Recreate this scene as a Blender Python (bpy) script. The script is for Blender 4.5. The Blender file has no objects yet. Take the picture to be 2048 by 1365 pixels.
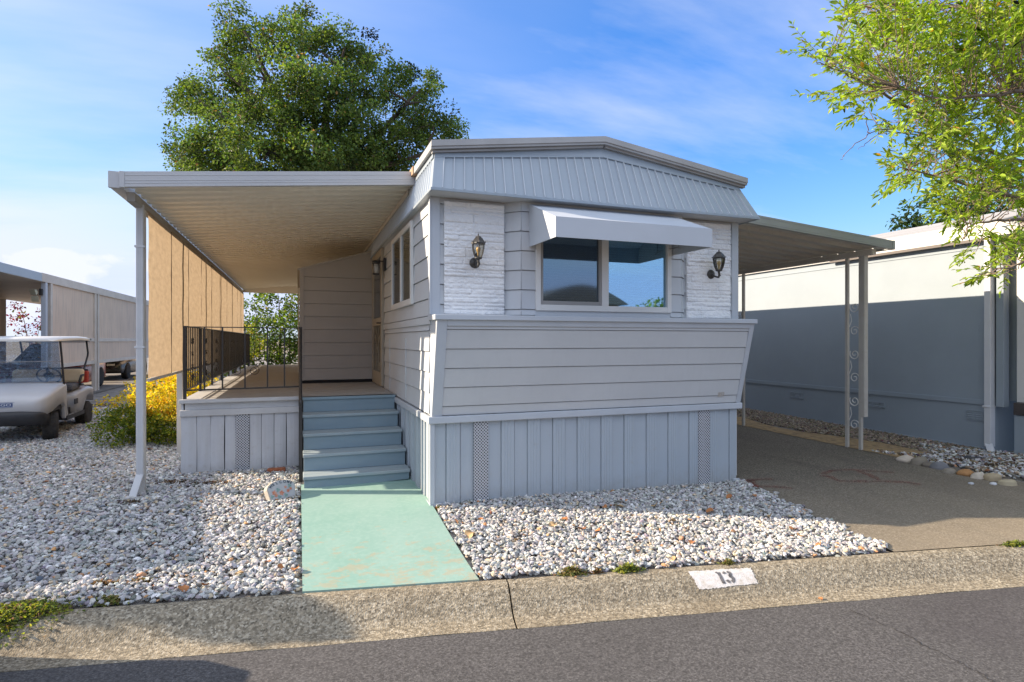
import bpy, math, random
import numpy as np
from mathutils import Vector, Matrix
random.seed(7); RNG=np.random.default_rng(7)
S=bpy.context.scene; COL=S.collection
R=math.radians
# ------------------------------------------------------------------ camera model (used to read sizes off the photograph)
F=1160.;CX=1024.;CY=681.;YAW=R(20.2);EYE=1.6
fw=(math.sin(YAW),math.cos(YAW)); rt=(math.cos(YAW),-math.sin(YAW))
def ray(u,v):
    a=(u-CX)/F; b=(CY-v)/F
    return Vector((fw[0]+rt[0]*a, fw[1]+rt[1]*a, b))
def P(u,v,t):
    return Vector((0,0,EYE))+ray(u,v)*t
def PZ(u,v,z):
    d=ray(u,v); t=(z-EYE)/d.z
    return Vector((0,0,EYE))+d*t
# ------------------------------------------------------------------ terrain
def kerb_y(x): return 4.195-.188*x
def sstep(a,b,x):
    t=min(1,max(0,(x-a)/(b-a))); return t*t*(3-2*t)
def g(x,y):
    base=0 if x<=1.2 else (-.085*sstep(1.2,4.85,x)+.035*sstep(5.5,7.6,x))
    f=min(1,max(0,(y-kerb_y(x))/2.1)); f=f*f*(3-2*f)
    rise=.008*min(6,max(0,y-6.5))*(1-sstep(-1.6,-.6,x)) + .016*min(6,max(0,y-6))*sstep(6.5,9,x)
    return -.12*(1-f)+base*f+rise
def PG(u,v,dz=0):
    z=-.06
    for _ in range(12):
        p=PZ(u,v,z+dz); z=g(p.x,p.y)
    return p
# ------------------------------------------------------------------ materials
def _nt(name):
    m=bpy.data.materials.new(name); m.use_nodes=True
    nt=m.node_tree; b=nt.nodes['Principled BSDF']
    return m,nt,b
def L(nt,a,b): nt.links.new(a,b)
def rgb(c): return (c[0],c[1],c[2],1)
def coords(nt,stretch=(1,1,1),kind='Object'):
    tc=nt.nodes.new('ShaderNodeTexCoord'); mp=nt.nodes.new('ShaderNodeMapping')
    mp.inputs['Scale'].default_value=stretch
    L(nt,tc.outputs[kind],mp.inputs['Vector']); return mp.outputs['Vector']
def noise(nt,vec,scale,detail=5,rough=.55):
    n=nt.nodes.new('ShaderNodeTexNoise'); n.inputs['Scale'].default_value=scale
    n.inputs['Detail'].default_value=detail; n.inputs['Roughness'].default_value=rough
    L(nt,vec,n.inputs['Vector']); return n.outputs['Fac']
def ramp(nt,fac,stops):
    r=nt.nodes.new('ShaderNodeValToRGB'); e=r.color_ramp.elements
    while len(e)<len(stops): e.new(.5)
    for i,(p,c) in enumerate(stops):
        e[i].position=p; e[i].color=rgb(c) if isinstance(c,(tuple,list)) else (c,c,c,1)
    L(nt,fac,r.inputs['Fac']); return r.outputs['Color']
def mix(nt,fac,a,b,mode='MIX'):
    m=nt.nodes.new('ShaderNodeMix'); m.data_type='RGBA'; m.blend_type=mode
    for s,val in ((0,fac),(6,a),(7,b)):
        if hasattr(val,'is_linked') or hasattr(val,'links'): L(nt,val,m.inputs[s])
        elif s==0: m.inputs[0].default_value=val
        else: m.inputs[s].default_value=rgb(val)
    return m.outputs[2]
def bump(nt,b,h,strength,dist=.01):
    n=nt.nodes.new('ShaderNodeBump'); n.inputs['Strength'].default_value=strength
    n.inputs['Distance'].default_value=dist
    L(nt,h,n.inputs['Height']); L(nt,n.outputs['Normal'],b.inputs['Normal'])
def mat(name,c,c2=None,ns=3.,lo=.35,hi=.65,rough=.6,metal=0,spec=.5,stretch=(1,1,1),bs=0,bst=.2,bd=.004,streak=0,streakc=None,bstretch=None,dirt=None):
    """paint, wood, metal: two tones blended by noise, optional vertical streaks, optional dirt, optional grain bump"""
    m,nt,b=_nt(name)
    b.inputs['Roughness'].default_value=rough; b.inputs['Metallic'].default_value=metal
    b.inputs['Specular IOR Level'].default_value=spec
    if c2 is None: c2=tuple(x*.9 for x in c)
    v=coords(nt,stretch)
    col=mix(nt,ramp(nt,noise(nt,v,ns),[(lo,0.),(hi,1.)]),c,c2)
    if streak:
        v2=coords(nt,(9,9,.6)); f=ramp(nt,noise(nt,v2,2.2,6),[(.48,0.),(.72,streak)])
        col=mix(nt,f,col,streakc or tuple(x*.6 for x in c))
    if dirt:
        f=ramp(nt,noise(nt,coords(nt),14,8,.7),[(.56,0.),(.7,dirt[0])]); col=mix(nt,f,col,dirt[1])
    L(nt,col,b.inputs['Base Color'])
    if bs: bump(nt,b,noise(nt,coords(nt,bstretch or stretch),bs,4),bst,bd)
    return m
def splash(m,z0,z1,c,amt):
    """mud splashed up from the ground on a painted panel"""
    nt=m.node_tree; b=nt.nodes['Principled BSDF']; src=b.inputs['Base Color'].links[0].from_socket
    tc=nt.nodes.new('ShaderNodeTexCoord'); sp=nt.nodes.new('ShaderNodeSeparateXYZ'); L(nt,tc.outputs['Object'],sp.inputs[0])
    mr=nt.nodes.new('ShaderNodeMapRange'); mr.inputs['From Min'].default_value=z0; mr.inputs['From Max'].default_value=z1; mr.inputs['To Min'].default_value=.75; mr.inputs['To Max'].default_value=0
    L(nt,sp.outputs[2],mr.inputs['Value'])
    a=nt.nodes.new('ShaderNodeMath'); a.operation='MULTIPLY'; L(nt,mr.outputs[0],a.inputs[0]); L(nt,noise(nt,coords(nt),9,7,.7),a.inputs[1])
    f=ramp(nt,a.outputs[0],[(.12,0.),(.5,amt)]); L(nt,mix(nt,f,src,c),b.inputs['Base Color']); return m
def attr_mat(name,rough=.9,trans=0,spec=.3,bs=0):
    m,nt,b=_nt(name)
    a=nt.nodes.new('ShaderNodeAttribute'); a.attribute_name='Col'
    L(nt,a.outputs['Color'],b.inputs['Base Color'])
    b.inputs['Roughness'].default_value=rough; b.inputs['Specular IOR Level'].default_value=spec
    if bs: bump(nt,b,noise(nt,coords(nt),bs,4),.5,.004)
    if trans:
        t=nt.nodes.new('ShaderNodeBsdfTranslucent'); x=nt.nodes.new('ShaderNodeMixShader')
        x.inputs[0].default_value=trans
        hs=nt.nodes.new('ShaderNodeHueSaturation'); hs.inputs['Saturation'].default_value=1.15; hs.inputs['Value'].default_value=1.6
        hs.inputs['Hue'].default_value=.495
        L(nt,a.outputs['Color'],hs.inputs['Color']); L(nt,hs.outputs['Color'],t.inputs['Color'])
        L(nt,b.outputs[0],x.inputs[1]); L(nt,t.outputs[0],x.inputs[2])
        L(nt,x.outputs[0],nt.nodes['Material Output'].inputs['Surface'])
    return m
def glass_mat(name,tint=(.9,.95,1),refl=.25,clear=.75,body=(.01,.012,.015),rough=.02,mirror=(.9,.95,1)):
    """window glass: part clear, part mirror by angle"""
    m,nt,b=_nt(name); nt.nodes.remove(b)
    gl=nt.nodes.new('ShaderNodeBsdfGlossy'); gl.inputs['Roughness'].default_value=rough; gl.inputs['Color'].default_value=rgb(mirror)
    tr=nt.nodes.new('ShaderNodeBsdfTransparent'); tr.inputs['Color'].default_value=rgb(tint)
    df=nt.nodes.new('ShaderNodeBsdfDiffuse'); df.inputs['Color'].default_value=rgb(body)
    m1=nt.nodes.new('ShaderNodeMixShader'); m1.inputs[0].default_value=clear
    L(nt,df.outputs[0],m1.inputs[1]); L(nt,tr.outputs[0],m1.inputs[2])
    lw=nt.nodes.new('ShaderNodeLayerWeight'); lw.inputs['Blend'].default_value=.35
    mr=nt.nodes.new('ShaderNodeMapRange'); mr.inputs['To Min'].default_value=refl; mr.inputs['To Max'].default_value=1
    L(nt,lw.outputs['Fresnel'],mr.inputs['Value'])
    m2=nt.nodes.new('ShaderNodeMixShader'); L(nt,mr.outputs[0],m2.inputs[0])
    L(nt,m1.outputs[0],m2.inputs[1]); L(nt,gl.outputs[0],m2.inputs[2])
    L(nt,m2.outputs[0],nt.nodes['Material Output'].inputs['Surface']); return m
# ------------------------------------------------------------------ objects
ORG={}
def tag(o,label=None,cat=None,group=None,kind=None):
    if label: o['label']=label
    if cat: o['category']=cat
    if group: o['group']=group
    if kind: o['kind']=kind
    return o
def thing(name,loc,label,cat,group=None,local=False,rotz=0):
    o=bpy.data.objects.new(name,None); COL.objects.link(o); o.empty_display_size=.1
    o.location=loc; o.rotation_euler=(0,0,rotz); ORG[o.name]=Vector((0,0,0)) if local else Vector(loc)
    return tag(o,label,cat,group)
class MB:
    def __init__(s): s.v=[]; s.f=[]; s.s=[]
    def add(s,vs,fs,smooth=False):
        o=len(s.v); s.v+= [tuple(p) for p in vs]
        for f in fs: s.f.append(tuple(i+o for i in f)); s.s.append(smooth)
        return s
    def box(s,x0,x1,y0,y1,z0,z1):
        vs=[(x,y,z) for z in (z0,z1) for y in (y0,y1) for x in (x0,x1)]
        return s.add(vs,[(0,2,3,1),(4,5,7,6),(0,1,5,4),(2,6,7,3),(0,4,6,2),(1,3,7,5)])
    def hexa(s,b4,t4):
        return s.add(list(b4)+list(t4),[(3,2,1,0),(4,5,6,7),(0,1,5,4),(1,2,6,5),(2,3,7,6),(3,0,4,7)])
    def beam(s,p,q,w,h,up=(0,0,1)):
        p=Vector(p);q=Vector(q);d=(q-p).normalized();u=Vector(up)
        a=d.cross(u)
        if a.length<1e-4: a=d.cross(Vector((1,0,0)))
        a.normalize(); b=a.cross(d).normalized(); a*=w/2; b*=h/2
        return s.hexa([p-a-b,p+a-b,p+a+b,p-a+b],[q-a-b,q+a-b,q+a+b,q-a+b])
    def tube(s,pts,r,n=8,caps=True,smooth=True):
        pts=[Vector(p) for p in pts]; m=len(pts)
        rs=r if isinstance(r,(list,tuple)) else [r]*m
        rings=[]; ref=None
        for i in range(m):
            d=(pts[min(i+1,m-1)]-pts[max(i-1,0)])
            if d.length<1e-9: d=Vector((0,0,1))
            d.normalize()
            if ref is None:
                ref=d.cross(Vector((0,0,1)))
                if ref.length<.05: ref=d.cross(Vector((1,0,0)))
            else: ref=ref-d*ref.dot(d)
            ref.normalize(); b=d.cross(ref)
            rings.append([pts[i]+(ref*math.cos(2*math.pi*k/n)+b*math.sin(2*math.pi*k/n))*rs[i] for k in range(n)])
        vs=[p for rg in rings for p in rg]; fs=[]
        for i in range(m-1):
            for k in range(n):
                a=i*n+k; b2=i*n+(k+1)%n; fs.append((a,b2,b2+n,a+n))
        s.add(vs,fs,smooth)
        if caps:
            s.add(rings[0],[tuple(range(n-1,-1,-1))]); s.add(rings[-1],[tuple(range(n))])
        return s
    def lathe(s,prof,c=(0,0,0),n=16,smooth=True,M=None):
        vs=[]; fs=[]
        for r,z in prof:
            for k in range(n):
                a=2*math.pi*k/n; p=Vector((r*math.cos(a),r*math.sin(a),z))
                if M: p=M@p
                vs.append(p+Vector(c))
        for i in range(len(prof)-1):
            for k in range(n):
                a=i*n+k; b=i*n+(k+1)%n; fs.append((a,b,b+n,a+n))
        s.add(vs,fs,smooth)
        if prof[0][0]>1e-4: s.add(vs[:n],[tuple(range(n-1,-1,-1))])
        if prof[-1][0]>1e-4: s.add(vs[-n:],[tuple(range(n))])
        return s
    def prism(s,poly,fn,d):
        n=len(poly); a=[fn(x,y,0) for x,y in poly]; b=[fn(x,y,d) for x,y in poly]
        fs=[tuple(range(n)),tuple(range(2*n-1,n-1,-1))]
        for i in range(n):
            j=(i+1)%n; fs.append((j,i,i+n,j+n))
        return s.add(a+b,fs)
    def grid(s,fn,nu,nv,smooth=False):
        vs=[fn(i/nu,j/nv) for j in range(nv+1) for i in range(nu+1)]
        fs=[(j*(nu+1)+i,j*(nu+1)+i+1,(j+1)*(nu+1)+i+1,(j+1)*(nu+1)+i) for j in range(nv) for i in range(nu)]
        return s.add(vs,fs,smooth)
    def build(s,name,m,parent=None,label=None,bevel=0,subsurf=0,fix=True,cat=None,group=None,kind=None):
        vs=s.v
        if parent is not None: o0=ORG[parent.name]
        else:
            a=np.array(vs); o0=Vector(((a[:,0].min()+a[:,0].max())/2,(a[:,1].min()+a[:,1].max())/2,a[:,2].min()))
        me=bpy.data.meshes.new(name)
        me.from_pydata([(x-o0[0],y-o0[1],z-o0[2]) for x,y,z in vs],[],s.f)
        me.polygons.foreach_set('use_smooth',s.s); me.materials.append(m)
        if fix:
            import bmesh
            bm=bmesh.new(); bm.from_mesh(me); bmesh.ops.recalc_face_normals(bm,faces=bm.faces); bm.to_mesh(me); bm.free()
        me.update()
        o=bpy.data.objects.new(name,me); COL.objects.link(o)
        if parent is not None: o.parent=parent
        else: o.location=o0
        ORG[o.name]=o0
        if bevel:
            b=o.modifiers.new('bevel','BEVEL'); b.width=bevel; b.segments=2; b.limit_method='ANGLE'; b.angle_limit=R(40)
        if subsurf:
            b=o.modifiers.new('sub','SUBSURF'); b.levels=subsurf; b.render_levels=subsurf
        return tag(o,label,cat,group,kind)
def npmesh(name,V,Fc,m,cols=None,parent=None,smooth=False,origin=None):
    """big mesh from arrays: V (n,3), Fc (k,3|4), cols per vertex"""
    me=bpy.data.meshes.new(name); n=len(V); k,w=Fc.shape
    o0=ORG[parent.name] if parent is not None else (Vector(origin) if origin is not None else Vector((0,0,0)))
    V=(V-np.array(o0)).astype(np.float32)
    me.vertices.add(n); me.vertices.foreach_set('co',V.ravel())
    me.loops.add(k*w); me.loops.foreach_set('vertex_index',Fc.astype(np.int32).ravel())
    me.polygons.add(k); me.polygons.foreach_set('loop_start',np.arange(0,k*w,w,dtype=np.int32))
    me.polygons.foreach_set('use_smooth',np.full(k,smooth))
    if cols is not None:
        a=me.color_attributes.new('Col','FLOAT_COLOR','POINT')
        c=np.ones((n,4),np.float32); c[:,:3]=cols; a.data.foreach_set('color',c.ravel())
    me.materials.append(m); me.update(calc_edges=True); me.validate()
    o=bpy.data.objects.new(name,me); COL.objects.link(o)
    if parent is not None: o.parent=parent
    else: o.location=o0
    ORG[o.name]=o0
    return o
def copy_tree(o,parent=None):
    c=o.copy(); COL.objects.link(c); c.parent=parent; ORG[c.name]=ORG.get(o.name,Vector())
    for ch in [x for x in o.children]: copy_tree(ch,c)
    return c
def text_mesh(s,size,bold=0):
    cu=bpy.data.curves.new('t','FONT'); cu.body=s; cu.size=size; cu.align_x='CENTER'; cu.align_y='CENTER'; cu.offset=bold; cu.resolution_u=3
    ob=bpy.data.objects.new('t',cu); COL.objects.link(ob); bpy.context.view_layer.update()
    me=bpy.data.meshes.new_from_object(ob.evaluated_get(bpy.context.evaluated_depsgraph_get()))
    vs=[tuple(v.co) for v in me.vertices]; fs=[tuple(p.vertices) for p in me.polygons]
    bpy.data.objects.remove(ob); bpy.data.curves.remove(cu); bpy.data.meshes.remove(me)
    return vs,fs
def spiral(c,ax,ay,r,turns,n=26,start=0,sgn=1):
    """points of a flat wrought scroll in the plane (ax,ay)"""
    c=Vector(c);ax=Vector(ax);ay=Vector(ay);o=[]
    for i in range(n+1):
        t=i/n; a=start+sgn*t*turns*2*math.pi; rr=r*(1-.8*t)
        o.append(c+ax*(rr*math.cos(a))+ay*(rr*math.sin(a)))
    return o
# numpy value noise
def vnoise(x,y,seed=0):
    xi=np.floor(x).astype(int); yi=np.floor(y).astype(int); fx=x-xi; fy=y-yi
    def h(a,b):
        n=(a*374761393+b*668265263+seed*982451653)&0x7fffffff
        n=((n^(n>>13))*1274126177)&0x7fffffff
        return ((n^(n>>16))&0xffff)/65535.
    fx=fx*fx*(3-2*fx); fy=fy*fy*(3-2*fy)
    return (h(xi,yi)*(1-fx)+h(xi+1,yi)*fx)*(1-fy)+(h(xi,yi+1)*(1-fx)+h(xi+1,yi+1)*fx)*fy
# ------------------------------------------------------------------ camera, sky, sun
cam=bpy.data.cameras.new('camera'); co=bpy.data.objects.new('camera',cam); COL.objects.link(co)
co.location=(0,0,EYE); co.rotation_euler=(R(90),0,-YAW); cam.sensor_width=36; cam.lens=36*F/2048; cam.shift_y=-1.5/2048
cam.clip_end=3000; cam.clip_start=.05; S.camera=co
SUN=Vector((-1,.37,.48)).normalized(); EL=math.asin(SUN.z)
sl=bpy.data.lights.new('sun','SUN'); sl.energy=4.0; sl.angle=R(.55); sl.color=(1,.835,.635)
so=bpy.data.objects.new('sun',sl); COL.objects.link(so); so.rotation_euler=(-SUN).to_track_quat('-Z','Y').to_euler()
so.location=SUN*60
W=bpy.data.worlds.new('World'); S.world=W; W.use_nodes=True; nt=W.node_tree; bg=nt.nodes['Background']
sky=nt.nodes.new('ShaderNodeTexSky'); sky.sky_type='NISHITA'; sky.sun_disc=False
sky.sun_elevation=EL; sky.sun_rotation=math.atan2(SUN.x,SUN.y); sky.altitude=0; sky.air_density=1.0; sky.dust_density=.35; sky.ozone_density=2.2
hs=nt.nodes.new('ShaderNodeHueSaturation'); hs.inputs['Saturation'].default_value=1.35; hs.inputs['Value'].default_value=1.0
L(nt,sky.outputs[0],hs.inputs['Color'])
tc=nt.nodes.new('ShaderNodeTexCoord'); sep=nt.nodes.new('ShaderNodeSeparateXYZ'); L(nt,tc.outputs['Generated'],sep.inputs[0])
def mth(op,a,b=None,clamp=False):
    n=nt.nodes.new('ShaderNodeMath'); n.operation=op; n.use_clamp=clamp
    for i,x in enumerate((a,b)):
        if x is None: continue
        if isinstance(x,(int,float)): n.inputs[i].default_value=x
        else: L(nt,x,n.inputs[i])
    return n.outputs[0]
zz=mth('MAXIMUM',sep.outputs[2],.02); den=mth('ADD',zz,.18)
px=mth('DIVIDE',sep.outputs[0],den); py=mth('DIVIDE',sep.outputs[1],den)
cb=nt.nodes.new('ShaderNodeCombineXYZ'); L(nt,px,cb.inputs[0]); L(nt,py,cb.inputs[1])
mp=nt.nodes.new('ShaderNodeMapping'); mp.inputs['Scale'].default_value=(.55,1.5,1); mp.inputs['Rotation'].default_value=(0,0,R(-24)); mp.inputs['Location'].default_value=(3.1,1.7,0)
L(nt,cb.outputs[0],mp.inputs['Vector'])
n1=noise(nt,mp.outputs[0],1.05,7,.58)
cir=ramp(nt,n1,[(.44,0.),(.76,.62)])
# thicker veil towards the left of the view
lf=mth('ADD',mth('MULTIPLY',sep.outputs[0],-.9),.42,True)
n2=noise(nt,mp.outputs[0],.75,6,.55)
veil=mth('MULTIPLY',ramp(nt,n2,[(.30,0.),(.62,1.)]),mth('MULTIPLY',lf,.95))
hz=mth('MULTIPLY',mth('SUBTRACT',1,mth('MULTIPLY',zz,3.4),True),.12)
# heaped cloud bank low on the left
mp2=nt.nodes.new('ShaderNodeMapping'); mp2.inputs['Scale'].default_value=(1,1,1.9); L(nt,tc.outputs['Generated'],mp2.inputs['Vector'])
n3=noise(nt,mp2.outputs[0],5.2,8,.55)
low=mth('MULTIPLY',mth('SUBTRACT',.15,sep.outputs[2]),8.5)
cum=ramp(nt,mth('ADD',mth('MULTIPLY',n3,1.0),mth('MINIMUM',low,.28)),[(.70,0.),(.80,1.)])
cumm=mth('MULTIPLY',cum,mth('ADD',mth('MULTIPLY',sep.outputs[0],-4.),.3,True))
tot=mth('MAXIMUM',mth('MAXIMUM',cir,veil),mth('MAXIMUM',hz,cumm)) 
tot=mth('MINIMUM',tot,.93)
skc=mix(nt,1.,hs.outputs[0],(1.10,1.03,1.28),'MULTIPLY')
skc=mix(nt,.28,skc,(.78,1.75,4.1))
s3=nt.nodes.new('ShaderNodeSeparateColor'); L(nt,skc,s3.inputs[0]); c3=nt.nodes.new('ShaderNodeCombineColor')
for i,(cap,kk) in enumerate(((2.75,1.0),(3.3,1.0),(4.9,1.0))):
    n=nt.nodes.new('ShaderNodeMath'); n.operation='SMOOTH_MIN'; L(nt,s3.outputs[i],n.inputs[0]); n.inputs[1].default_value=cap; n.inputs[2].default_value=kk; L(nt,n.outputs[0],c3.inputs[i])
cl0=mix(nt,tot,c3.outputs[0],(3.95,4.1,4.6))
# unseen bright veil added high behind the viewer as fill for the shaded front
def ss(x,a,b):
    n=nt.nodes.new('ShaderNodeMapRange'); n.interpolation_type='SMOOTHSTEP'; L(nt,x,n.inputs['Value']); n.inputs['From Min'].default_value=a; n.inputs['From Max'].default_value=b; return n.outputs[0]
vf=mth('MULTIPLY',mth('MULTIPLY',ss(sep.outputs[2],.36,.6),ss(mth('MULTIPLY',sep.outputs[1],-1.),-.30,.2)),ramp(nt,n2,[(.25,.55),(.6,.95)]))
cl=mix(nt,vf,cl0,(6.3,6.8,7.7))
L(nt,cl,bg.inputs['Color']); bg.inputs['Strength'].default_value=.09
S.view_settings.view_transform='Standard'; S.view_settings.look='None'; S.view_settings.exposure=1.43; S.view_settings.gamma=1
S.cycles.use_denoising=True; S.cycles.max_bounces=7; S.cycles.diffuse_bounces=4; S.cycles.transparent_max_bounces=10
S.render.film_transparent=False
# ------------------------------------------------------------------ materials of the ground
def speck_mat(name,base,dark,light,sc,rough=.9,stain=None,bst=.5,bd=.004,big=1.2,streakdir=None):
    """stone chips set in a binder: asphalt, exposed-aggregate concrete"""
    m,nt,b=_nt(name); v=coords(nt)
    vo=nt.nodes.new('ShaderNodeTexVoronoi'); vo.inputs['Scale'].default_value=sc; L(nt,v,vo.inputs['Vector'])
    bw=nt.nodes.new('ShaderNodeSeparateColor'); L(nt,vo.outputs['Color'],bw.inputs[0])
    c=ramp(nt,bw.outputs[0],[(0.,dark),(.22,tuple(x*.72 for x in base)),(.62,tuple(x*1.02 for x in base)),(1.,light)])
    c=mix(nt,ramp(nt,noise(nt,v,big,6,.6),[(.3,0.),(.75,.35)]),c,tuple(x*.62 for x in base))
    if stain:
        f=ramp(nt,noise(nt,coords(nt,streakdir or (1,1,1)),stain[1],7,.6),[(.5,0.),(.68,stain[2])]); c=mix(nt,f,c,stain[0])
    n=ramp(nt,noise(nt,v,sc*.45,3),[(.33,.66),(.67,1.2)])
    c=mix(nt,1.,c,n,'MULTIPLY')
    L(nt,c,b.inputs['Base Color']); b.inputs['Roughness'].default_value=rough; b.inputs['Specular IOR Level'].default_value=.25
    h=mix(nt,.5,vo.outputs['Distance'],noise(nt,v,sc*.6,4)); bump(nt,b,h,bst,bd); return m
M_KERB=speck_mat('exposed_aggregate_concrete',(.31,.26,.185),(.11,.094,.07),(.47,.415,.32),85,stain=((.17,.135,.09),1.6,.5),bst=.9,bd=.006)
M_ROAD=speck_mat('asphalt',(.098,.093,.092),(.068,.064,.063),(.135,.128,.125),120,rough=.85,stain=((.07,.063,.066),.6,.5),bst=.6,bd=.003)
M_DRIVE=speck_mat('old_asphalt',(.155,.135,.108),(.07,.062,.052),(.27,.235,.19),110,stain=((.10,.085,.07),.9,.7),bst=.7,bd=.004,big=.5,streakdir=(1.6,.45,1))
def sunlit_end(m,c,y0,y1):
    """paler tan towards the street end: sunlit contrast put into the colour"""
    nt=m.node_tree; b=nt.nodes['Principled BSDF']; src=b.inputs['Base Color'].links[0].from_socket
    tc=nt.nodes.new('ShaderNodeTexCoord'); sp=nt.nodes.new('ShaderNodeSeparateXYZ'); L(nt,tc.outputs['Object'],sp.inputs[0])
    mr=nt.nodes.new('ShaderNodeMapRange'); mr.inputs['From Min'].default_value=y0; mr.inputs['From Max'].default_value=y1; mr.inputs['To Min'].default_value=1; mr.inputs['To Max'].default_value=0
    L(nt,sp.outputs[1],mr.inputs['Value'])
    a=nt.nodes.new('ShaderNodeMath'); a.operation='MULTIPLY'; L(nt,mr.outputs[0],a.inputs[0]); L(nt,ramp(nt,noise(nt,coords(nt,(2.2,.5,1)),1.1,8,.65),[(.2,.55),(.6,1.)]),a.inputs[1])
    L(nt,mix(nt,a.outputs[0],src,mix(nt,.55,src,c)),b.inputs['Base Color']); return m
M_EARTH=mat('bare_earth',(.25,.20,.14),(.16,.125,.085),ns=2.5,rough=.95,bs=40,bst=.6,bd=.01)
M_BED=mat('gravel_bed_fines',(.30,.28,.26),(.19,.165,.14),ns=3,rough=.95,bs=60,bst=.8,bd=.012)
def walk_mat():
    m,nt,b=_nt('worn_teal_paint'); v=coords(nt)
    c=mix(nt,ramp(nt,noise(nt,v,2.2,6),[(.35,0.),(.7,1.)]),(.195,.335,.285),(.25,.375,.33))
    c=mix(nt,ramp(nt,noise(nt,v,26,4),[(.45,0.),(.75,.35)]),c,(.33,.45,.40))
    # worn patches: bare concrete shows through, more of it towards the middle of the path's street end
    sp=nt.nodes.new('ShaderNodeSeparateXYZ'); L(nt,v,sp.inputs[0])
    w=nt.nodes.new('ShaderNodeMapRange'); w.inputs['From Min'].default_value=-.9; w.inputs['From Max'].default_value=.25; w.inputs['To Min'].default_value=.09; w.inputs['To Max'].default_value=-.06
    L(nt,sp.outputs[1],w.inputs['Value'])
    a=nt.nodes.new('ShaderNodeMath'); L(nt,noise(nt,coords(nt,(1,1.5,1)),6.5,10,.74),a.inputs[0]); L(nt,w.outputs[0],a.inputs[1])
    c=mix(nt,ramp(nt,a.outputs[0],[(.59,0.),(.645,.5)]),c,(.37,.285,.18))
    L(nt,c,b.inputs['Base Color']); b.inputs['Roughness'].default_value=.8
    bump(nt,b,noise(nt,v,140,4),.35,.003); return m
M_WALK=walk_mat()
M_DRIVE_Y=(-7.2,-3.2)
# ------------------------------------------------------------------ road and kerb
KU=Vector((.9828,-.1848,0)); KN=Vector((-.1848,-.9828,0)); KO=Vector((0,4.195,0))
PROF=[(0.,-.120),(.03,-.117),(.07,-.121),(.12,-.142),(.19,-.190),(.245,-.232),(.29,-.254),(.34,-.262),(.435,-.262)]
def prof_z(s):
    for (a,za),(b,zb) in zip(PROF,PROF[1:]):
        if a<=s<=b: return za+(zb-za)*(s-a)/(b-a)
    return PROF[0][1] if s<0 else PROF[-1][1]
def KP(l,s,dz=0): 
    p=KO+KU*l+KN*s; return Vector((p.x,p.y,prof_z(s)+dz))
mb=MB(); J=[-30,-14,-6.3,1.43,9.2,17,30,60]
for a,b in zip(J,J[1:]):
    a+=.006; b-=.006; n=max(1,int((b-a)/.25)); pr=[(0,-.5)]+PROF+[(.435,-.5)]
    def wob(l): return .004*math.sin(l*5.1)+.003*math.sin(l*11.7)
    vs=[]
    for i in range(n+1):
        l=a+(b-a)*i/n
        for s,z in pr: p=KO+KU*l+KN*(s+(wob(l) if s>.4 else 0)); vs.append((p.x,p.y,z))
    k=len(pr); fs=[(i*k+j,i*k+j+1,(i+1)*k+j+1,(i+1)*k+j) for i in range(n) for j in range(k-1)]
    fs+=[tuple(range(k)),tuple(range(n*k+k-1,n*k-1,-1))]
    mb.add(vs,fs)
mb.build('kerb',M_KERB,kind='structure')
mb=MB()
def rd(i,j):
    l=-60+i*160; s=.437+j*9.2; p=KO+KU*l+KN*s; return (p.x,p.y,-.264+.06*math.sin(j*math.pi))
mb.grid(rd,20,12,True); mb.build('road',M_ROAD,kind='structure')
# hairline crack running across the road
mb=MB(); pts=[PZ(u,v,-.245) for u,v in ((1700,1216),(1760,1243),(1822,1272),(1848,1290),(1905,1318),(1960,1348),(2010,1380))]
fine=[]
for a,b in zip(pts,pts[1:]):
    for k in range(8): fine.append(a.lerp(b,k/8)+Vector((random.gauss(0,.008),random.gauss(0,.006),0)))
def road_z(x,y):
    s=(Vector((x,y,0))-KO).dot(KN); j=(s-.437)/9.2; return -.264+.06*math.sin(j*math.pi)
for a,b in zip(fine,fine[1:]):
    w=random.uniform(.0015,.004); d=(b-a).normalized(); nrm=Vector((-d.y,d.x,0))*w
    q=[a-nrm,b-nrm,b+nrm,a+nrm]; mb.add([(p.x,p.y,road_z(p.x,p.y)+.004) for p in q],[(0,1,2,3)])
mb.build('road_crack',mat('tar_crack',(.03,.027,.026),rough=.9),kind='structure')
# ground sheet to the horizon, and the lot's own surface on it
mb=MB(); mb.add([(-900,-900,-.34),(900,-900,-.34),(900,900,-.34),(-900,900,-.34)],[(0,1,2,3)]); mb.build('ground',M_EARTH,kind='structure')
def lot(i,j):
    x=-34+i*78; yb=kerb_y(x)+.003; t=j*j*(.6+.4*j); y=yb+t*66; return (x,y,g(x,y)-.02)
mb=MB(); mb.grid(lot,156,90,True); mb.build('yard',M_BED,kind='structure')
# opposite verge
mb=MB()
def op(i,j):
    l=-60+i*160; s=9.64+j*40; p=KO+KU*l+KN*s; return (p.x,p.y,-.2+.1*min(1,j*6))
mb.grid(op,10,12); mb.build('verge',M_EARTH,kind='structure')
# driveway beside the home
def drv(i,j):
    y0=kerb_y(4.55)-.03; y=y0+j*15.5
    xl=4.53+(4.88-4.53)*min(1,max(0,(y-3.3)/2.3)); xl=xl if y<5.6 else 4.80
    xr=7.93 if y>3.2 else 7.93
    x=xl+(xr-xl)*i; yy=y+(kerb_y(x)-y0)*(1-min(1,j*4)); yy=max(yy,kerb_y(x)-.03)
    return (x,yy,g(x,yy)+.006)
mb=MB(); mb.grid(drv,24,90,True); _d=mb.build('driveway',M_DRIVE,kind='structure'); sunlit_end(M_DRIVE,(.37,.30,.205),2.6-_d.location.y,5.6-_d.location.y)
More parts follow.
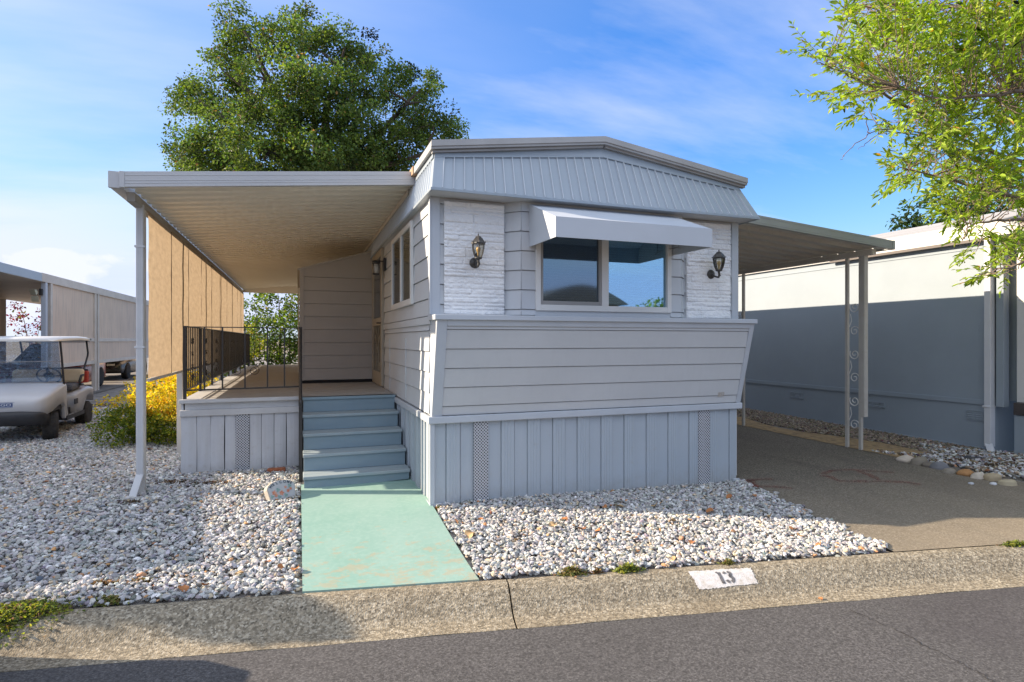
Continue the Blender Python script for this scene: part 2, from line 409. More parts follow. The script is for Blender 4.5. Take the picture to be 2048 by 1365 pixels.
# red spray-paint survey marks on the driveway
M_SPRAY=mat('red_spray_paint',(.22,.045,.03),(.2,.09,.06),ns=26,lo=.5,hi=.8,rough=.9)
_n=M_SPRAY.node_tree; _b=_n.nodes['Principled BSDF']; L(_n,ramp(_n,noise(_n,coords(_n),70,6,.7),[(.42,0.),(.66,.85)]),_b.inputs['Alpha'])
def spray(lines,name,wd):
    mb=MB()
    for ln in lines:
        pts=[PG(u,v) for u,v in ln]; f=[]
        for a,b in zip(pts,pts[1:]):
            for k in range(6): f.append(a.lerp(b,k/6))
        f.append(pts[-1]); ws=[wd*random.uniform(.6,1.2) for _ in f]
        for i in range(len(f)-1):
            d=(f[i+1]-f[i]); nn=Vector((-d.y,d.x,0)).normalized()
            q=[f[i]-nn*ws[i],f[i+1]-nn*ws[i+1],f[i+1]+nn*ws[i+1],f[i]+nn*ws[i]]
            mb.add([(p.x,p.y,g(p.x,p.y)+.011) for p in q],[(0,1,2,3)])
    return mb.build(name,M_SPRAY,kind='structure')
spray([[(1645,950),(1664,943),(1700,941),(1740,944),(1788,947)],[(1640,954),(1660,955),(1676,964),(1720,965),(1760,965),(1810,966),(1842,972)],[(1712,943),(1740,952),(1760,963)]],'spray_marking',.042)
spray([[(1492,965),(1510,961),(1545,960)],[(1488,968),(1500,974),(1530,975),(1560,976),(1585,979)],[(1495,962),(1505,972),(1520,978)],[(1500,960),(1512,977)]],'spray_marking',.042)
# teal painted walkway slab
mb=MB()
def wk(i,j,dz=0):
    x=.025+1.185*i; y0=kerb_y(x)+.004; y=y0+(6.7-y0)*j; return (x,y,g(x,y)+.012+.02*min(1,j*2)+dz)
n=30; top=[wk(i/4,j/n) for j in range(n+1) for i in range(5)]
mb.grid(lambda i,j:wk(i,j),4,n)
for xi in (0,1):
    for j in range(n): mb.add([wk(xi,j/n),wk(xi,(j+1)/n),wk(xi,(j+1)/n,-.15),wk(xi,j/n,-.15)],[(0,1,2,3)])
for i in range(4): mb.add([wk(i/4,0),wk((i+1)/4,0),wk((i+1)/4,0,-.15),wk(i/4,0,-.15)],[(0,1,2,3)])
mb.build('walkway',M_WALK,kind='structure',fix=False)
# painted house number on the kerb: white patch, grey stencil digits
L0,L1=2.83,3.30
lc=None
def kfind(u,v):
    z=-.15
    for _ in range(120):
        p=PZ(u,v,z)-KO; s=p.dot(KN); l=p.dot(KU); z+=.25*(prof_z(s)-z)
    return l,s
q=[kfind(u,v) for u,v in ((1376,1144),(1501,1137),(1516,1169),(1398,1181))]
def bil(i,j):
    a=[q[0][k]+(q[1][k]-q[0][k])*i for k in (0,1)]; b=[q[3][k]+(q[2][k]-q[3][k])*i for k in (0,1)]
    return a[0]+(b[0]-a[0])*j, a[1]+(b[1]-a[1])*j
def wp(i,j):
    l,s=bil(i,j); e=.006
    if i in (0,1): l+=random.uniform(-e,e)
    if j in (0,1): s+=random.uniform(-e,e)*.7
    return KP(l,s,.004)
mb=MB(); mb.grid(wp,34,16)
M_PATCH=mat('chipped_white_paint',(.66,.63,.61),(.52,.47,.42),ns=30,lo=.35,hi=.72,rough=.8,bs=160,bst=.8,bd=.005,dirt=(.7,(.38,.32,.23)))
mb.build('kerb_number_patch',M_PATCH,kind='structure')
mb=MB()
def dig(poly_pts,ofs):   # strip quads given as centre line + width in patch units
    for (a,b,c,d) in poly_pts: 
        mb.add([KP(*bil(x,y),.0065) for x,y in (a,b,c,d)],[(0,1,2,3)])
def strip(pts,w):
    o=[]
    for i in range(len(pts)-1):
        x0,y0=pts[i]; x1,y1=pts[i+1]; dx,dy=(x1-x0)*2.9,(y1-y0); l=math.hypot(dx,dy) or 1; nx,ny=-dy/l*w/2.9,dx/l*w
        o.append(((x0-nx,y0-ny),(x1-nx,y1-ny),(x1+nx,y1+ny),(x0+nx,y0+ny)))
    return o
dig(strip([(.448,.22),(.448,.44)],.078)+strip([(.448,.46),(.448,.80)],.078)+strip([(.425,.80),(.475,.80)],.05)+strip([(.40,.25),(.435,.20)],.06),0)
def arc(cx,cy,rx,ry,a0,a1,n=10): return [(cx+rx*math.cos(R(a0+(a1-a0)*k/n)),cy-ry*math.sin(R(a0+(a1-a0)*k/n))) for k in range(n+1)]
dig(strip(arc(.575,.345,.05,.135,175,115,6),.075)+strip(arc(.575,.345,.05,.135,80,-85,12),.078)+strip(arc(.575,.635,.058,.165,75,-75,12),.08)+strip(arc(.575,.635,.058,.165,-105,-170,6),.075),0)
mb.build('kerb_number',mat('grey_stencil_paint',(.10,.10,.105),(.16,.15,.15),ns=40,rough=.85),kind='structure')
# ------------------------------------------------------------------ loose stone: one heap of chips per bed
M_STONE=attr_mat('crushed_stone',rough=.92,spec=.25)
def ico():
    p=(1+5**.5)/2; v=[(-1,p,0),(1,p,0),(-1,-p,0),(1,-p,0),(0,-1,p),(0,1,p),(0,-1,-p),(0,1,-p),(p,0,-1),(p,0,1),(-p,0,-1),(-p,0,1)]
    f=[(0,11,5),(0,5,1),(0,1,7),(0,7,10),(0,10,11),(1,5,9),(5,11,4),(11,10,2),(10,7,6),(7,1,8),(3,9,4),(3,4,2),(3,2,6),(3,6,8),(3,8,9),(4,9,5),(2,4,11),(6,2,10),(8,6,7),(9,8,1)]
    v=np.array(v,float); return v/np.linalg.norm(v[0]),np.array(f)
ICO_V,ICO_F=ico()
def rotmats(n,tilt):
    a=RNG.uniform(0,2*np.pi,n); b=RNG.normal(0,tilt,n); c=RNG.normal(0,tilt,n)
    ca,sa,cb,sb,cc,sc=np.cos(a),np.sin(a),np.cos(b),np.sin(b),np.cos(c),np.sin(c); z=np.zeros(n); o=np.ones(n)
    Rz=np.stack([ca,-sa,z,sa,ca,z,z,z,o],1).reshape(n,3,3); Rx=np.stack([o,z,z,z,cb,-sb,z,sb,cb],1).reshape(n,3,3); Ry=np.stack([cc,z,sc,z,o,z,-sc,z,cc],1).reshape(n,3,3)
    return Rz@Rx@Ry
VG=np.vectorize(g)
def stones(xy,size,cols,zoff,aniso=(1,.70,.52),tilt=.42,jit=.26):
    n=len(xy); T=np.stack([ICO_V*(1+RNG.uniform(-jit,jit,(12,1)))+RNG.normal(0,.07,(12,3)) for _ in range(40)])
    V=T[RNG.integers(0,40,n)]*(np.array(aniso)*RNG.uniform(.8,1.2,(n,3)))[:,None,:]*size[:,None,None]
    V=np.einsum('nij,nkj->nki',rotmats(n,tilt),V)
    z=VG(xy[:,0],xy[:,1])+zoff
    V+=np.concatenate([xy,z[:,None]],1)[:,None,:]
    Fs=(ICO_F[None]+np.arange(n)[:,None,None]*12).reshape(-1,3)
    C=np.repeat(cols,12,0)
    return V.reshape(-1,3),Fs,C
def stone_cols(n,base,spread,tints):
    v=np.clip(RNG.normal(1,spread,(n,1)),.35,1.35); c=np.array(base)*v
    r=RNG.random(n); lo=0
    for p,t in tints:
        k=(r>=lo)&(r<lo+p); c[k]=np.array(t)*np.clip(RNG.normal(1,.2,(k.sum(),1)),.5,1.5); lo+=p
    return np.clip(c+RNG.normal(0,.012,(n,3)),.02,.85)
def bed(name,x0,x1,y0,y1,inside,dens,rmin,rmax,base,spread,tints,lift=.012,far=None):
    A=(x1-x0)*(y1-y0); n=int(A*dens); xy=np.stack([RNG.uniform(x0,x1,n),RNG.uniform(y0,y1,n)],1)
    k=np.array([inside(a,b) for a,b in xy])
    if far is not None: k&=RNG.random(n)<np.array([far(a,b) for a,b in xy])
    xy=xy[k]; n=len(xy); s=RNG.uniform(rmin,rmax,n)*np.where(RNG.random(n)<.08,1.35,1)
    if far is not None: s*=np.array([1/max(.35,far(a,b))**.5 for a,b in xy])
    V,Fs,C=stones(xy,s,stone_cols(n,base,spread,tints),RNG.uniform(-.006,lift,n)+.004)
    o=npmesh(name,V,Fs,M_STONE,C); tag(o,kind='stuff'); return o
WHITE=[(.06,(.50,.40,.29)),(.010,(.50,.27,.14)),(.20,(.30,.30,.305)),(.04,(.18,.17,.16)),(.12,(.60,.59,.575))]
def in_front(x,y):
    j=.04*math.sin(x*9)+.03*math.sin(x*23+y*7)
    xr=4.53+(4.93-4.53)*min(1,max(0,(y-3.3)/2.3))+.05*math.sin(y*13)+.03*math.sin(y*31)
    return 1.235+.015*math.sin(y*21)<x<xr and kerb_y(x)+.015+.3*j<y<5.56
def in_left(x,y):
    if -3.3<x<-1.3 and False: return False
    if x>-1.28 and y>7.84: return False
    return x<.005+.02*math.sin(y*17) and y>kerb_y(x)+.02+.02*math.sin(x*11)+(.0 if x>-1.2 else .03) and y<15.6
def far_left(x,y): return min(1.,max(.3,1.25-.08*max(0,y-6)))
bed('gravel',1.1,5.1,3.1,5.6,in_front,2500,.0135,.0255,(.43,.42,.405),.17,WHITE,lift=.03)
bed('gravel',-7.5,.05,4.1,15.6,in_left,2150,.014,.0265,(.43,.42,.405),.17,WHITE,lift=.028,far=far_left)
def in_nb(x,y): return 8.62+.16*math.sin(y*1.3)+.06*math.sin(y*7)-.25*sstep(6.6,5.3,y)<x<9.68 and 5.0<y<13.5
bed('gravel',7.8,9.7,4.8,13.5,in_nb,1000,.016,.028,(.25,.20,.15),.25,[(.1,(.14,.11,.09)),(.06,(.36,.32,.27))])
def in_nw(x,y): return 8.0+.07*math.sin(y*9)<x<9.75-.5*sstep(5.2,6.2,y) and kerb_y(x)+.05<y<6.0+.3*math.sin(x*5)
bed('gravel',7.9,9.8,2.5,6.4,in_nw,1000,.017,.032,(.47,.465,.455),.25,[(.22,(.20,.15,.10)),(.1,(.10,.08,.065))]+WHITE,lift=.03)
# ------------------------------------------------------------------ paints
SID=(.51,.54,.565)
M_SIDING=mat('pale_grey_siding_paint',SID,(.48,.495,.52),ns=1.6,rough=.55,bs=60,bst=.12,bd=.002,bstretch=(1,1,8),streak=.10,streakc=(.36,.36,.37))
M_BAY=mat('warm_grey_siding_paint',(.51,.52,.53),(.48,.49,.50),ns=1.3,rough=.55,bs=60,bst=.12,bd=.002,bstretch=(1,1,8),streak=.08,streakc=(.36,.35,.34))
M_SKIRT=mat('grey_vinyl_skirting',(.385,.43,.475),(.355,.40,.445),ns=1.2,rough=.5,bs=38,bst=.25,bd=.003,bstretch=(4,4,.02),dirt=(.25,(.36,.34,.31)),streak=.12,streakc=(.34,.34,.34))
splash(M_SKIRT,-.12,.30,(.25,.21,.16),.55)
M_TRIM=mat('pale_blue_grey_trim_paint',(.46,.49,.53),(.43,.46,.50),ns=3,rough=.45,bs=30,bst=.08)
M_MANS=mat('blue_grey_metal_panel',(.315,.365,.415),(.29,.34,.39),ns=1.4,rough=.38,bs=7,bst=.10,bd=.01,streak=.1,streakc=(.32,.33,.35))
M_SEAM=mat('blue_grey_metal_seam',(.50,.545,.59),(.48,.52,.565),rough=.3)
M_ROOF=mat('galvanised_roof_metal',(.43,.42,.41),(.36,.35,.34),ns=2.4,rough=.5,metal=.15,bs=5,bst=.1,bd=.01)
M_RUST=mat('rusty_metal',(.33,.15,.06),(.42,.30,.2),ns=14,rough=.8)
M_VINYL=mat('white_vinyl',(.68,.67,.65),(.63,.62,.60),ns=3,rough=.35)
M_WHITE=mat('white_paint',(.66,.66,.66),(.6,.6,.6),ns=2.5,rough=.5,dirt=(.3,(.5,.47,.42)),bs=40,bst=.06)
M_STONEW=mat('white_painted_ledgestone',(.80,.80,.80),(.70,.705,.715),ns=3.2,rough=.6,bs=45,bst=.5,bd=.008)
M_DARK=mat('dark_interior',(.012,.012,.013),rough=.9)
M_BLACK=mat('black_iron',(.018,.017,.017),(.03,.026,.024),ns=18,rough=.42,spec=.5)
M_GREYV=mat('grey_sash_frame',(.30,.285,.275),(.27,.26,.25),rough=.5)
M_BLIND=mat('dark_blind_slat',(.34,.32,.29),(.3,.28,.26),rough=.5)
M_BLIND2=mat('left_blind_slat',(.36,.34,.31),(.3,.29,.27),rough=.5)  # slats behind the left pane, slightly paler than the right ones
M_HOLE=None
def perf_mat(name,c,hole=(.02,.02,.022),p=.0165):
    """pressed vent strip: rows of staggered round holes"""
    m,nt,b=_nt(name); tc=nt.nodes.new('ShaderNodeTexCoord'); sp=nt.nodes.new('ShaderNodeSeparateXYZ'); L(nt,tc.outputs['Object'],sp.inputs[0])
    def mm(op,a,bb=None):
        n=nt.nodes.new('ShaderNodeMath'); n.operation=op
        for i,x in enumerate((a,bb)):
            if x is None: continue
            if isinstance(x,(int,float)): n.inputs[i].default_value=x
            else: L(nt,x,n.inputs[i])
        return n.outputs[0]
    u=mm('MULTIPLY',sp.outputs[0],1/(p*1.9)); w=mm('MULTIPLY',sp.outputs[2],1/(p*1.9))
    def lat(o):
        a=mm('SUBTRACT',mm('FRACT',mm('ADD',u,o+100)),.5); c2=mm('SUBTRACT',mm('FRACT',mm('ADD',w,o+100)),.5)
        return mm('ADD',mm('MULTIPLY',a,a),mm('MULTIPLY',c2,c2))
    d=mm('MINIMUM',lat(0),lat(.5)); f=mm('LESS_THAN',d,.062)
    L(nt,mix(nt,f,c,hole),b.inputs['Base Color']); b.inputs['Roughness'].default_value=.5; return m
M_PERF=perf_mat('perforated_white_strip',(.50,.51,.54))
M_GLASS=glass_mat('window_glass',mirror=(.50,.80,1),refl=.46,clear=.9,tint=(.80,.85,.87))
M_SCREENGLASS=glass_mat('screened_window_glass',mirror=(.6,.82,1),refl=.2,clear=.62,tint=(.6,.62,.64),body=(.05,.052,.055),rough=.05)
M_DGLASS=glass_mat('dark_window_glass',refl=.10,clear=.25,tint=(.5,.5,.5),body=(.05,.048,.045),rough=.04)
M_LGLASS=glass_mat('lantern_glass',refl=.07,clear=.97,tint=(.93,.9,.82))
M_BULB=mat('amber_bulb_glass',(.72,.50,.18),(.6,.42,.16),rough=.2)
def siding(mb,p0,p1,z0,z1,course=.195,phase=0.,th=.014,slope=None,gap=.008):
    """lapped boards from p0 to p1 (seen with p0 left, p1 right); slope(z)-> outward shift at height z"""
    p0=Vector((p0[0],p0[1],0)); p1=Vector((p1[0],p1[1],0)); d=(p1-p0).normalized(); n=Vector((d.y,-d.x,0))
    sl=slope or (lambda z:0.)
    zs=[z0]; z=z0+(phase if phase>0 else course)
    while z<z1-.02: zs.append(z); z+=course
    zs.append(z1)
    for a,b in zip(zs,zs[1:]):
        a2=a+gap; o0=th+sl(a2); o1=.003+sl(b); i0=-.02+sl(a2); i1=-.02+sl(b)
        q=lambda p,o,zz: p+n*o+Vector((0,0,zz))
        mb.hexa([q(p0,i0,a2),q(p1,i0,a2),q(p1,o0,a2),q(p0,o0,a2)],[q(p0,i1,b),q(p1,i1,b),q(p1,o1,b),q(p0,o1,b)])
    # backing sheet seen in the joints
    q=lambda p,zz: p+n*(-.016+sl(zz))+Vector((0,0,zz))
    mb.add([q(p0,z0),q(p1,z0),q(p1,z1),q(p0,z1)],[(0,1,2,3)])
X0,X1,YF,YB=1.21,4.86,5.53,19.6
XM=(X0+X1)/2
home=thing('mobile_home',(XM,YF,0),'pale grey mobile home with a ribbed blue grey mansard roof and leaning front bay','mobile home')
# inner core (keeps the shell light-tight)
mb=MB(); mb.box(X0+.03,X1-.03,YF+.05,YB,-.08,3.28); mb.build('wall_core',M_SIDING,home)
# --- front wall: upper band of boards, stepping out around the window
mb=MB()
zt=2.985; zb=1.845; BY=5.40; BX0,BX1=2.085,3.985; SX0,SX1=1.955,4.115
siding(mb,(X0+.07,YF),(SX0,YF),zb,zt,phase=.10); siding(mb,(SX1,YF),(X1-.07,YF),zb,zt,phase=.10)
siding(mb,(SX0,YF),(BX0,BY),zb,zt,phase=.06); siding(mb,(BX1,BY),(SX1,YF),zb,zt,phase=.06)
WX0,WX1,WZ0,WZ1=2.235,3.845,1.90,2.92
siding(mb,(BX0,BY),(WX0,BY),zb,zt,phase=.06); siding(mb,(WX1,BY),(BX1,BY),zb,zt,phase=.06)
mb.box(WX0-.002,WX1+.002,BY,BY+.03,WZ1,zt); mb.box(WX0-.002,WX1+.002,BY-.004,BY+.03,zb,WZ0)
mb.build('front_wall',M_SIDING,home,fix=True)
# --- left long wall
mb=MB(); XL=X0
siding(mb,(XL,10.02),(XL,YF+.085),1.835,3.0,course=.21,phase=.17)
siding(mb,(XL,8.78),(XL,YF+.085),.87,1.755,course=.205,phase=.205)
siding(mb,(XL,10.02),(XL,9.97),.87,1.755,course=.205); siding(mb,(XL,YB),(XL,10.02),.87,3.0,course=.21)
mb.box(XL-.022,XL+.02,YF+.0,8.79,1.757,1.833)
for yy in (6.93,8.22): mb.box(XL-.0165,XL-.003,yy-.006,yy+.006,.88,1.62)
mb.build('side_wall',M_SIDING,home)
mb=MB(); mb.box(X1-.02,X1+.012,YF,YB,.0,3.0); mb.build('rear_side_wall',M_SIDING,home)
# corner boards
mb=MB()
mb.box(X0-.018,X0+.075,YF-.022,YF+.0,zb-.01,zt); mb.box(X0-.020,X0+.0,YF+.002,YF+.085,1.84,zt); mb.box(X0-.03,X0-.012,YF-.03,YF-.018,1.85,2.99)
mb.build('corner_trim',M_TRIM,home,bevel=.004)
mb=MB(); mb.box(X1-.075,X1+.018,YF-.022,YF+.0,zb-.01,zt); mb.build('corner_trim',M_TRIM,home,bevel=.004)
# --- leaning bay below the window
BT,BB,ZT,ZB2=5.285,5.515,1.79,.865
bx0,bx1=X0-.01,X1+.035
def bsl(z): return (BB-BT)*(z-ZB2)/(ZT-ZB2)
mb=MB(); siding(mb,(bx0+.10,BB),(bx1-.06,BB),ZB2,ZT-.05,course=.186,phase=.09,slope=bsl,th=.012)
mb.build('bay_panel',M_BAY,home)
mb=MB()
for xa,xb in ((bx0,bx0+.10),(bx1-.06,bx1)):   # raking end boards
    mb.hexa([(xa,BB-.02,ZB2),(xb,BB-.02,ZB2),(xb,BB+.02,ZB2),(xa,BB+.02,ZB2)],[(xa,BT-.02,ZT),(xb,BT-.02,ZT),(xb,BT+.02,ZT),(xa,BT+.02,ZT)])
mb.hexa([(bx0+.10,BT-.008,ZT-.055),(bx1-.06,BT-.008,ZT-.055),(bx1-.06,BT+.03,ZT-.055),(bx0+.10,BT+.03,ZT-.055)],[(bx0+.10,BT-.02,ZT),(bx1-.06,BT-.02,ZT),(bx1-.06,BT+.02,ZT),(bx0+.10,BT+.02,ZT)])
mb.build('bay_frame',M_TRIM,home,bevel=.003)
for x in (bx0+.004,bx1-.004):   # bay cheeks
    mb=MB(); mb.add([(x,BB+.018,ZB2),(x,YF+.06,ZB2),(x,YF+.06,ZT),(x,BT+.018,ZT)],[(0,1,2,3)])
    mb.build('bay_cheek',M_SIDING,home)
mb=MB(); mb.box(bx0-.025,bx1+.02,BT-.045,YF+.02,ZT,ZT+.05); mb.build('bay_ledge',M_TRIM,home,bevel=.006)
# belt and skirt
mb=MB(); mb.box(X0-.045,X1+.05,YF-.055,YF+.0,.795,.865); mb.box(X0-.045,X0-.0,YF+.0,8.0,.797,.863)
mb.build('belt_trim',M_TRIM,home,bevel=.008)
def skirt(mb,p0,p1,z0f,z1,w=.142,raise_=.013):
    p0=Vector((*p0,0));p1=Vector((*p1,0)); d=(p1-p0); n=Vector((d.y,-d.x,0)).normalized(); Ln=d.length; d.normalize(); x=0;k=0
    while x<Ln-.01:
        e=min(Ln,x+w*(1.05 if k%2 else .95)); o=raise_ if k%2 else 0
        a=p0+d*x;b=p0+d*e; q=lambda p,oo,zz:p+n*oo+Vector((0,0,zz)); zz0=z0f(a)
        c=.008 if k%2 else 0
        mb.hexa([q(a,-.02,zz0),q(b,-.02,zz0),q(b-d*c,o,zz0),q(a+d*c,o,zz0)],[q(a,-.02,z1),q(b,-.02,z1),q(b-d*c,o,z1),q(a+d*c,o,z1)])
        if k%2:
            for r in (.3,.5,.7):
                m=a+(b-a)*r; mb.hexa([q(m-d*.006,o-.001,zz0),q(m+d*.006,o-.001,zz0),q(m+d*.003,o+.003,zz0),q(m-d*.003,o+.003,zz0)],[q(m-d*.006,o-.001,z1),q(m+d*.006,o-.001,z1),q(m+d*.003,o+.003,z1),q(m-d*.003,o+.003,z1)])
        x=e;k+=1
mb=MB(); skirt(mb,(X0,YF),(X1,YF),lambda p:-.16,.796); skirt(mb,(X0,9.0),(X0,YF),lambda p:-.1,.796,w=.16,raise_=.016)
mb.build('skirt_panel',M_SKIRT,home)
mb=MB(); mb.box(X0-.024,X0+.14,YF-.03,YF-.014,-.09,.022); mb.box(X0-.026,X0-.018,YF-.028,7.4,-.09,.022); mb.box(X0-.026,X0+.02,YF-.032,YF-.010,.023,.795)
mb.build('skirt_edging',M_TRIM,home,bevel=.003)
mb=MB(); mb.box(X1-.06,X1+.03,YF-.026,YF-.012,-.14,-.03); mb.build('skirt_edging',M_TRIM,home,bevel=.003)
for xa,xb in ((1.625,1.775),(4.31,4.465)):
    mb=MB(); mb.box(xa,xb,YF-.024,YF-.014,-.1,.79); v=mb.build('skirt_vent',M_PERF,home)
# faded number sticker
def bay_pt(x,z,o): return Vector((x,BB-bsl(z)-.0125-o+.004,z))
mb=MB(); mb.grid(lambda i,j:bay_pt(4.555+.085*i,.945+.055*j,.0035),4,4)
st=mb.build('faded_sticker',mat('faded_beige_sticker',(.52,.475,.42),(.45,.44,.43),ns=34,lo=.4,hi=.6,rough=.7),home)
vs,fs=text_mesh('852',.06,.001); mb=MB(); mb.add([bay_pt(4.60+x,.973+y,.0065) for x,y,z in vs],fs)
mb.build('sticker_lettering',mat('faded_ink',(.42,.385,.35),rough=.8),st)
# --- mansard
EZ=3.0; ex0,ex1,ey=X0-.065,X1+.07,5.245; tx0,tx1,ty=X0+.02,X1-.02,5.50; TZ,RZ=3.42,3.665
def tz(x): return TZ+(RZ-TZ)*(1-abs(x-XM)/((tx1-tx0)/2))
def mp(i,j,o=0):   # front slope: i across, j up
    xb=ex0+(ex1-ex0)*i; xt=tx0+(tx1-tx0)*i; zt_=tz(xt)
    return Vector((xb+(xt-xb)*j,ey+(ty-ey)*j-o*.84,EZ+(zt_-EZ)*j+o*.52))
mb=MB(); mb.grid(mp,38,1)
YE=YB+.1
def ls(y,j,o=0): return Vector((ex0+(tx0-ex0)*j-o,ey+(ty-ey)*j if y<=ey else y,EZ+(TZ-EZ)*j+o*.1))
def lsf(i,j): 
    y=(ey+(ty-ey)*j); return Vector((ex0+(tx0-ex0)*j,y+(YE-y)*i,EZ+(TZ-EZ)*j))
def rsf(i,j):
    y=(ey+(ty-ey)*j); return Vector((ex1+(tx1-ex1)*j,y+(YE-y)*i,EZ+(TZ-EZ)*j))
mb.grid(lsf,1,1); mb.grid(rsf,1,1)
mb.build('mansard_panel',M_MANS,home)
mb=MB(); n=37
for k in range(1,n):
    i=k/n+random.uniform(-.001,.001); d=.007/(ex1-ex0)
    a0,a1,b0,b1=mp(i-d,.0,-.001),mp(i+d,.0,-.001),mp(i-d,.80,-.001),mp(i+d,.80,-.001); c0,c1,e0,e1=mp(i-d*.45,.0,.018),mp(i+d*.45,.0,.018),mp(i-d*.45,.80,.018),mp(i+d*.45,.80,.018)
    mb.hexa([a0,a1,c1,c0],[b0,b1,e1,e0])
y=ey+.12
while y<YB:
    q=lambda j,dy,o: Vector((ex0+(tx0-ex0)*j-o,y+dy+(ty-ey)*j*max(0,1-(y-ey)/1.2),EZ+(TZ-EZ)*j))
    mb.hexa([q(0,-.008,-.001),q(0,.008,-.001),q(0,.004,.013),q(0,-.004,.013)],[q(.82,-.008,-.001),q(.82,.008,-.001),q(.82,.004,.013),q(.82,-.004,.013)]); y+=.115
mb.build('mansard_seam',M_SEAM,home)
mb=MB()
for a,b in ((0,.5),(.5,1)):   # flashing along the top of the slope
    mb.hexa([mp(a,.80,.004),mp(b,.80,.004),mp(b,.80,.016),mp(a,.80,.016)],[mp(a,1.0,.004),mp(b,1.0,.004),mp(b,1.0,.016),mp(a,1.0,.016)])
mb.hexa([mp(0,-.005,.003),mp(.028,-.005,.003),mp(.028,-.005,.013),mp(0,-.005,.013)],[mp(0,.80,.003),mp(.028,.80,.003),mp(.028,.80,.013),mp(0,.80,.013)])
mb.hexa([mp(.975,-.005,.003),mp(1,-.005,.003),mp(1,-.005,.013),mp(.975,-.005,.013)],[mp(.975,.80,.003),mp(1,.80,.003),mp(1,.80,.013),mp(.975,.80,.013)])
for j0,j1 in ((.82,1.0),):
    q=lambda j,y,o: Vector((ex0+(tx0-ex0)*j-o,y,EZ+(TZ-EZ)*j))
    mb.hexa([q(j0,5.46,.002),q(j0,YB,.002),q(j0,YB,.014),q(j0,5.46,.014)],[q(j1,5.50,.002),q(j1,YB,.002),q(j1,YB,.014),q(j1,5.50,.014)])
mb.box(ex0-.012,ex1+.012,ey-.014,ey+.004,EZ-.022,EZ+.004); mb.box(ex0-.012,ex0+.006,ey+.004,YB,EZ-.022,EZ+.004); mb.box(ex1-.006,ex1+.012,ey+.004,YB,EZ-.022,EZ+.004)
mb.build('mansard_flashing',M_MANS,home,bevel=.002)
mb=MB(); mb.box(ex0+.006,ex1-.006,ey+.004,YF+.06,EZ-.014,EZ-.004); mb.box(ex0+.006,X0+.04,YF+.06,YB,EZ-.014,EZ-.004); mb.box(X1-.04,ex1-.006,YF+.06,YB,EZ-.014,EZ-.004)
mb.build('soffit',M_BAY,home)
mb=MB(); mb.box(X0+.05,X1-.05,YF-.004,YF+.02,zt-.035,zt+.004); mb.build('soffit_moulding',mat('taupe_trim',(.33,.29,.27),rough=.6),home)
# roof cap
mb=MB(); rx0,rx1,ry=X0-.035,X1+.055,5.405; RTZ,EDZ=3.745,3.485
for xa,za,xb,zb_ in ((rx0,EDZ,XM,RTZ),(XM,RTZ,rx1,EDZ)):
    mb.hexa([(xa,ry,za-.075),(xb,ry,zb_-.075),(xb,YB+.1,zb_-.075),(xa,YB+.1,za-.075)],[(xa,ry,za),(xb,ry,zb_),(xb,YB+.1,zb_),(xa,YB+.1,za)])
    mb.hexa([(xa,ry-.012,za-.052),(xb,ry-.012,zb_-.052),(xb,ry-.001,zb_-.052),(xa,ry-.001,za-.052)],[(xa,ry-.012,za+.006),(xb,ry-.012,zb_+.006),(xb,ry-.001,zb_+.006),(xa,ry-.001,za+.006)])
    mb.hexa([(xa+.02,ry+.035,za-.098),(xb,ry+.035,zb_-.098),(xb,ry+.09,zb_-.098),(xa+.02,ry+.09,za-.098)],[(xa+.02,ry+.035,za-.077),(xb,ry+.035,zb_-.077),(xb,ry+.09,zb_-.077),(xa+.02,ry+.09,za-.077)])
roof=mb.build('roof',M_ROOF,home)
mb=MB(); mb.hexa([(rx0-.012,6.28,EDZ-.08),(rx0+.05,6.28,EDZ-.08),(rx0+.05,6.5,EDZ-.08),(rx0-.012,6.5,EDZ-.08)],[(rx0-.012,6.28,EDZ+.006),(rx0+.05,6.28,EDZ+.012),(rx0+.05,6.5,EDZ+.012),(rx0-.012,6.5,EDZ+.006)])
mb.build('rusted_roof_edge',M_RUST,roof)
# --- front window
wy=BY-.028
mb=MB(); f=.052
mb.box(WX0,WX0+f,wy,BY+.06,WZ0,WZ1); mb.box(WX1-f,WX1,wy,BY+.06,WZ0,WZ1); mb.box(WX0+f,WX1-f,wy,BY+.06,WZ0,WZ0+.06); mb.box(WX0+f,WX1-f,wy,BY+.06,WZ1-.05,WZ1)
mb.box(2.985,3.065,wy+.006,BY+.06,WZ0+.06,WZ1-.05)
for k in (2.30,3.02,3.74): mb.box(k,k+.03,wy-.003,wy+.002,WZ0+.02,WZ0+.026)
win=mb.build('front_window',M_VINYL,home,bevel=.004)
gz0,gz1=WZ0+.06,WZ1-.05
mb=MB(); a,b=WX0+f,2.985
mb.box(a,a+.03,wy+.012,BY+.05,gz0,gz1); mb.box(b-.03,b,wy+.012,BY+.05,gz0,gz1); mb.box(a+.03,b-.03,wy+.012,BY+.05,gz0,gz0+.04); mb.build('sash',M_GREYV,win,bevel=.002)
mb=MB(); mb.box(a+.03,b-.03,BY+.012,BY+.017,gz0+.04,gz1); mb.build('pane',M_SCREENGLASS,win,'left pane behind an insect screen')
mb=MB(); a2,b2=3.065,WX1-f
mb.box(a2,b2,BY+.012,BY+.017,gz0,gz1); mb.build('pane',M_GLASS,win)
mb=MB(); mb.box(WX0+f,WX1-f,BY+.085,BY+.09,gz0,gz1); mb.build('interior',M_DARK,win)
